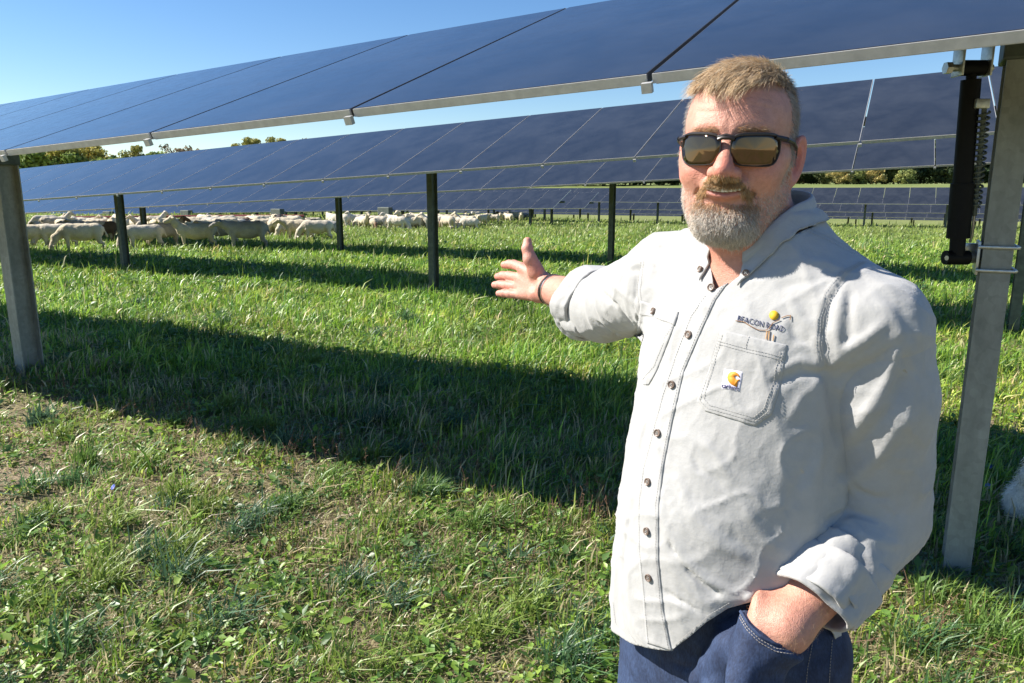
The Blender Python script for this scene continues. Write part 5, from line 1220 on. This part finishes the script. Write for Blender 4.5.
# ================================================================== trees
bark = simple_mat('bark', (.10, .08, .06), .9, nscale=5, var=.3); leafm = tint_mat('tree_leaf', .7, trans=.25, nscale=.5, var=.15, spec=.25)
def tree_meshes(H, W, col, seed, nl=5200, gap=.0):
    rg = np.random.default_rng(seed); mb = MB(); mb.tube([(0, 0, -1), (.1, 0, H * .3), (-.1, .1, H * .6), (0, 0, H * .85)], [H * .022, H * .017, H * .011, H * .004], 7); cl = []
    for k in range(34):
        z = H * rg.uniform(.14, .97); t = (z / H - .1) / .9; R = W * (math.sin(math.pi * (.18 + .74 * max(0, t))) ** .7) * rg.uniform(.35, .95); a = rg.uniform(0, 2 * math.pi); c = np.array([R * math.cos(a), R * math.sin(a), z]); cl.append((c, W * rg.uniform(.20, .42)))
        mb.tube([(0, 0, z * .72), c * .6 + [0, 0, z * .36], c], [H * .007, H * .004, H * .001], 5)
    i = rg.integers(0, len(cl), nl); C0 = np.array([c for c, _ in cl])[i]; R0 = np.array([r for _, r in cl])[i]; d = rg.normal(0, 1, (nl, 3)); d /= np.linalg.norm(d, axis=1)[:, None]
    P = C0 + d * (R0 * rg.random(nl) ** .45)[:, None] * [1, 1, .75]; s = rg.uniform(.14, .36, nl) * (W / 4); n = d + rg.normal(0, .6, (nl, 3)); n /= np.linalg.norm(n, axis=1)[:, None]; u = np.cross(n, rg.normal(0, 1, (nl, 3))); u /= np.linalg.norm(u, axis=1)[:, None]; v = np.cross(n, u)
    V = np.stack([P - u * s[:, None], P - v * s[:, None] * .7, P + u * s[:, None], P + v * s[:, None] * .7], 1).reshape(-1, 3); Q = np.arange(nl * 4).reshape(-1, 4)
    cc = np.array(col) * (1 + .35 * rg.standard_normal(len(cl))[:, None] * [1, .7, .5]); c = np.clip(cc[i] * rg.uniform(.7, 1.3, nl)[:, None], .004, .5)
    return mk_mesh('crown', V, Q, smooth=False, colors=np.repeat(c, 4, 0), mats=[leafm]), mk_mesh('trunk', np.concatenate(mb.V), np.concatenate(mb.Q), np.concatenate(mb.T), True, mats=[bark])
TV = {'gold': [tree_meshes(11, 4.2, (.40, .34, .08), 401), tree_meshes(13, 3.6, (.30, .29, .08), 402)], 'lime': [tree_meshes(12, 4.6, (.27, .33, .08), 403), tree_meshes(10, 4.0, (.20, .27, .07), 404)], 'dark': [tree_meshes(11, 5.0, (.055, .085, .030), 405, 6500), tree_meshes(9, 4.6, (.075, .095, .035), 406, 6500)], 'bare': [tree_meshes(13, 4.0, (.25, .18, .10), 407, 1500)]}
lbl = {'gold': 'golden leaved autumn tree in the wood beyond the trackers at left', 'lime': 'yellow green tree in the wood beyond the trackers at left', 'bare': 'half bare brownish tree in the wood at left', 'dark': 'dark green tree in the far line at right'}
cols = {k: 0 for k in TV}
def plant(px, dist, kind, sc):
    d = ray(px, 190); x = d[0] / d[1] * dist; y = dist; cr, tr = TV[kind][cols[kind] % len(TV[kind])]; cols[kind] += 1
    t = tag(empty('tree', (x, y, T1(x, y) - .2), rg.uniform(0, 6.28)), lbl[kind], 'tree', kind + ' trees beyond the field'); t.scale = (sc * rg.uniform(.9, 1.2), sc * rg.uniform(.9, 1.2), sc)
    link('crown', cr, t); link('trunk', tr, t)
for px in np.arange(-120, 470, 7.5):
    k = rg.choice(['gold', 'lime', 'bare'], p=[.45, .42, .13]); plant(px + rg.normal(0, 5), rg.uniform(112, 135), k, rg.uniform(.80, .95) + .04 * math.sin(px * .03))
for px in np.arange(470, 1200, 8.0): plant(px + rg.normal(0, 4), rg.uniform(165, 195), 'dark', rg.uniform(.75, 1.05))
# shrubs in front of the dark trees, right
shr = [tree_meshes(3.4, 2.4, (.34, .28, .10), 410, 2500), tree_meshes(2.8, 2.2, (.25, .28, .09), 411, 2500)]
for i, (px, nm) in enumerate(((838, 'pale green'), (855, 'tall olive'), (872, 'golden brown'), (905, 'low yellow'))):
    d = ray(px, 190); y = 150; x = d[0] / d[1] * y; t = tag(empty('shrub', (x, y, T1(x, y) - .1)), nm + ' shrub in front of the dark tree line at right', 'shrub', 'shrubs before the dark tree line'); cr, tr = shr[i % 2]; link('crown', cr, t); link('trunk', tr, t)

# ================================================================== light, sky, camera
SUN = nrm((-.883 * LSUN - .211, .469 * LSUN - .397, 1.0))
w = bpy.data.worlds.new('World'); scene.world = w; w.use_nodes = True; nt = w.node_tree; bg = nt.nodes['Background']; hs = nt.nodes.new('ShaderNodeHueSaturation'); hs.inputs['Saturation'].default_value = 1.22; hs.inputs['Hue'].default_value = .506
sky = nt.nodes.new('ShaderNodeTexSky'); sky.sky_type = 'NISHITA'; sky.sun_disc = False; sky.sun_elevation = math.asin(SUN[2]); sky.sun_rotation = math.atan2(SUN[0], SUN[1]); sky.air_density = 1.0; sky.dust_density = .05; sky.ozone_density = 3.0; sky.altitude = 100
nt.links.new(sky.outputs[0], hs.inputs['Color']); nt.links.new(hs.outputs[0], bg.inputs[0]); bg.inputs[1].default_value = .072
sl = bpy.data.lights.new('sun', 'SUN'); so = bpy.data.objects.new('sun', sl); COL.objects.link(so); sl.energy = 5.0; sl.angle = math.radians(.53); sl.color = (1, .945, .86); so.rotation_euler = Vector(SUN).to_track_quat('Z', 'Y').to_euler(); so.location = (-10, 0, 20)
cam = bpy.data.cameras.new('camera'); co = bpy.data.objects.new('camera', cam); COL.objects.link(co); co.location = (0, 0, 1.6); co.rotation_euler = (math.radians(90 - 11.5), 0, 0); cam.sensor_width = 36; cam.lens = 740 / 1024 * 36; cam.clip_start = .05; cam.clip_end = 4000; scene.camera = co
vs_ = scene.view_settings; scene.display_settings.display_device = 'sRGB'; vs_.view_transform = 'Standard'; vs_.look = 'None'; vs_.exposure = 1.1; vs_.gamma = 1
cy = scene.cycles; cy.use_denoising = True; cy.max_bounces = 8; cy.transparent_max_bounces = 8; cy.sample_clamp_indirect = 8
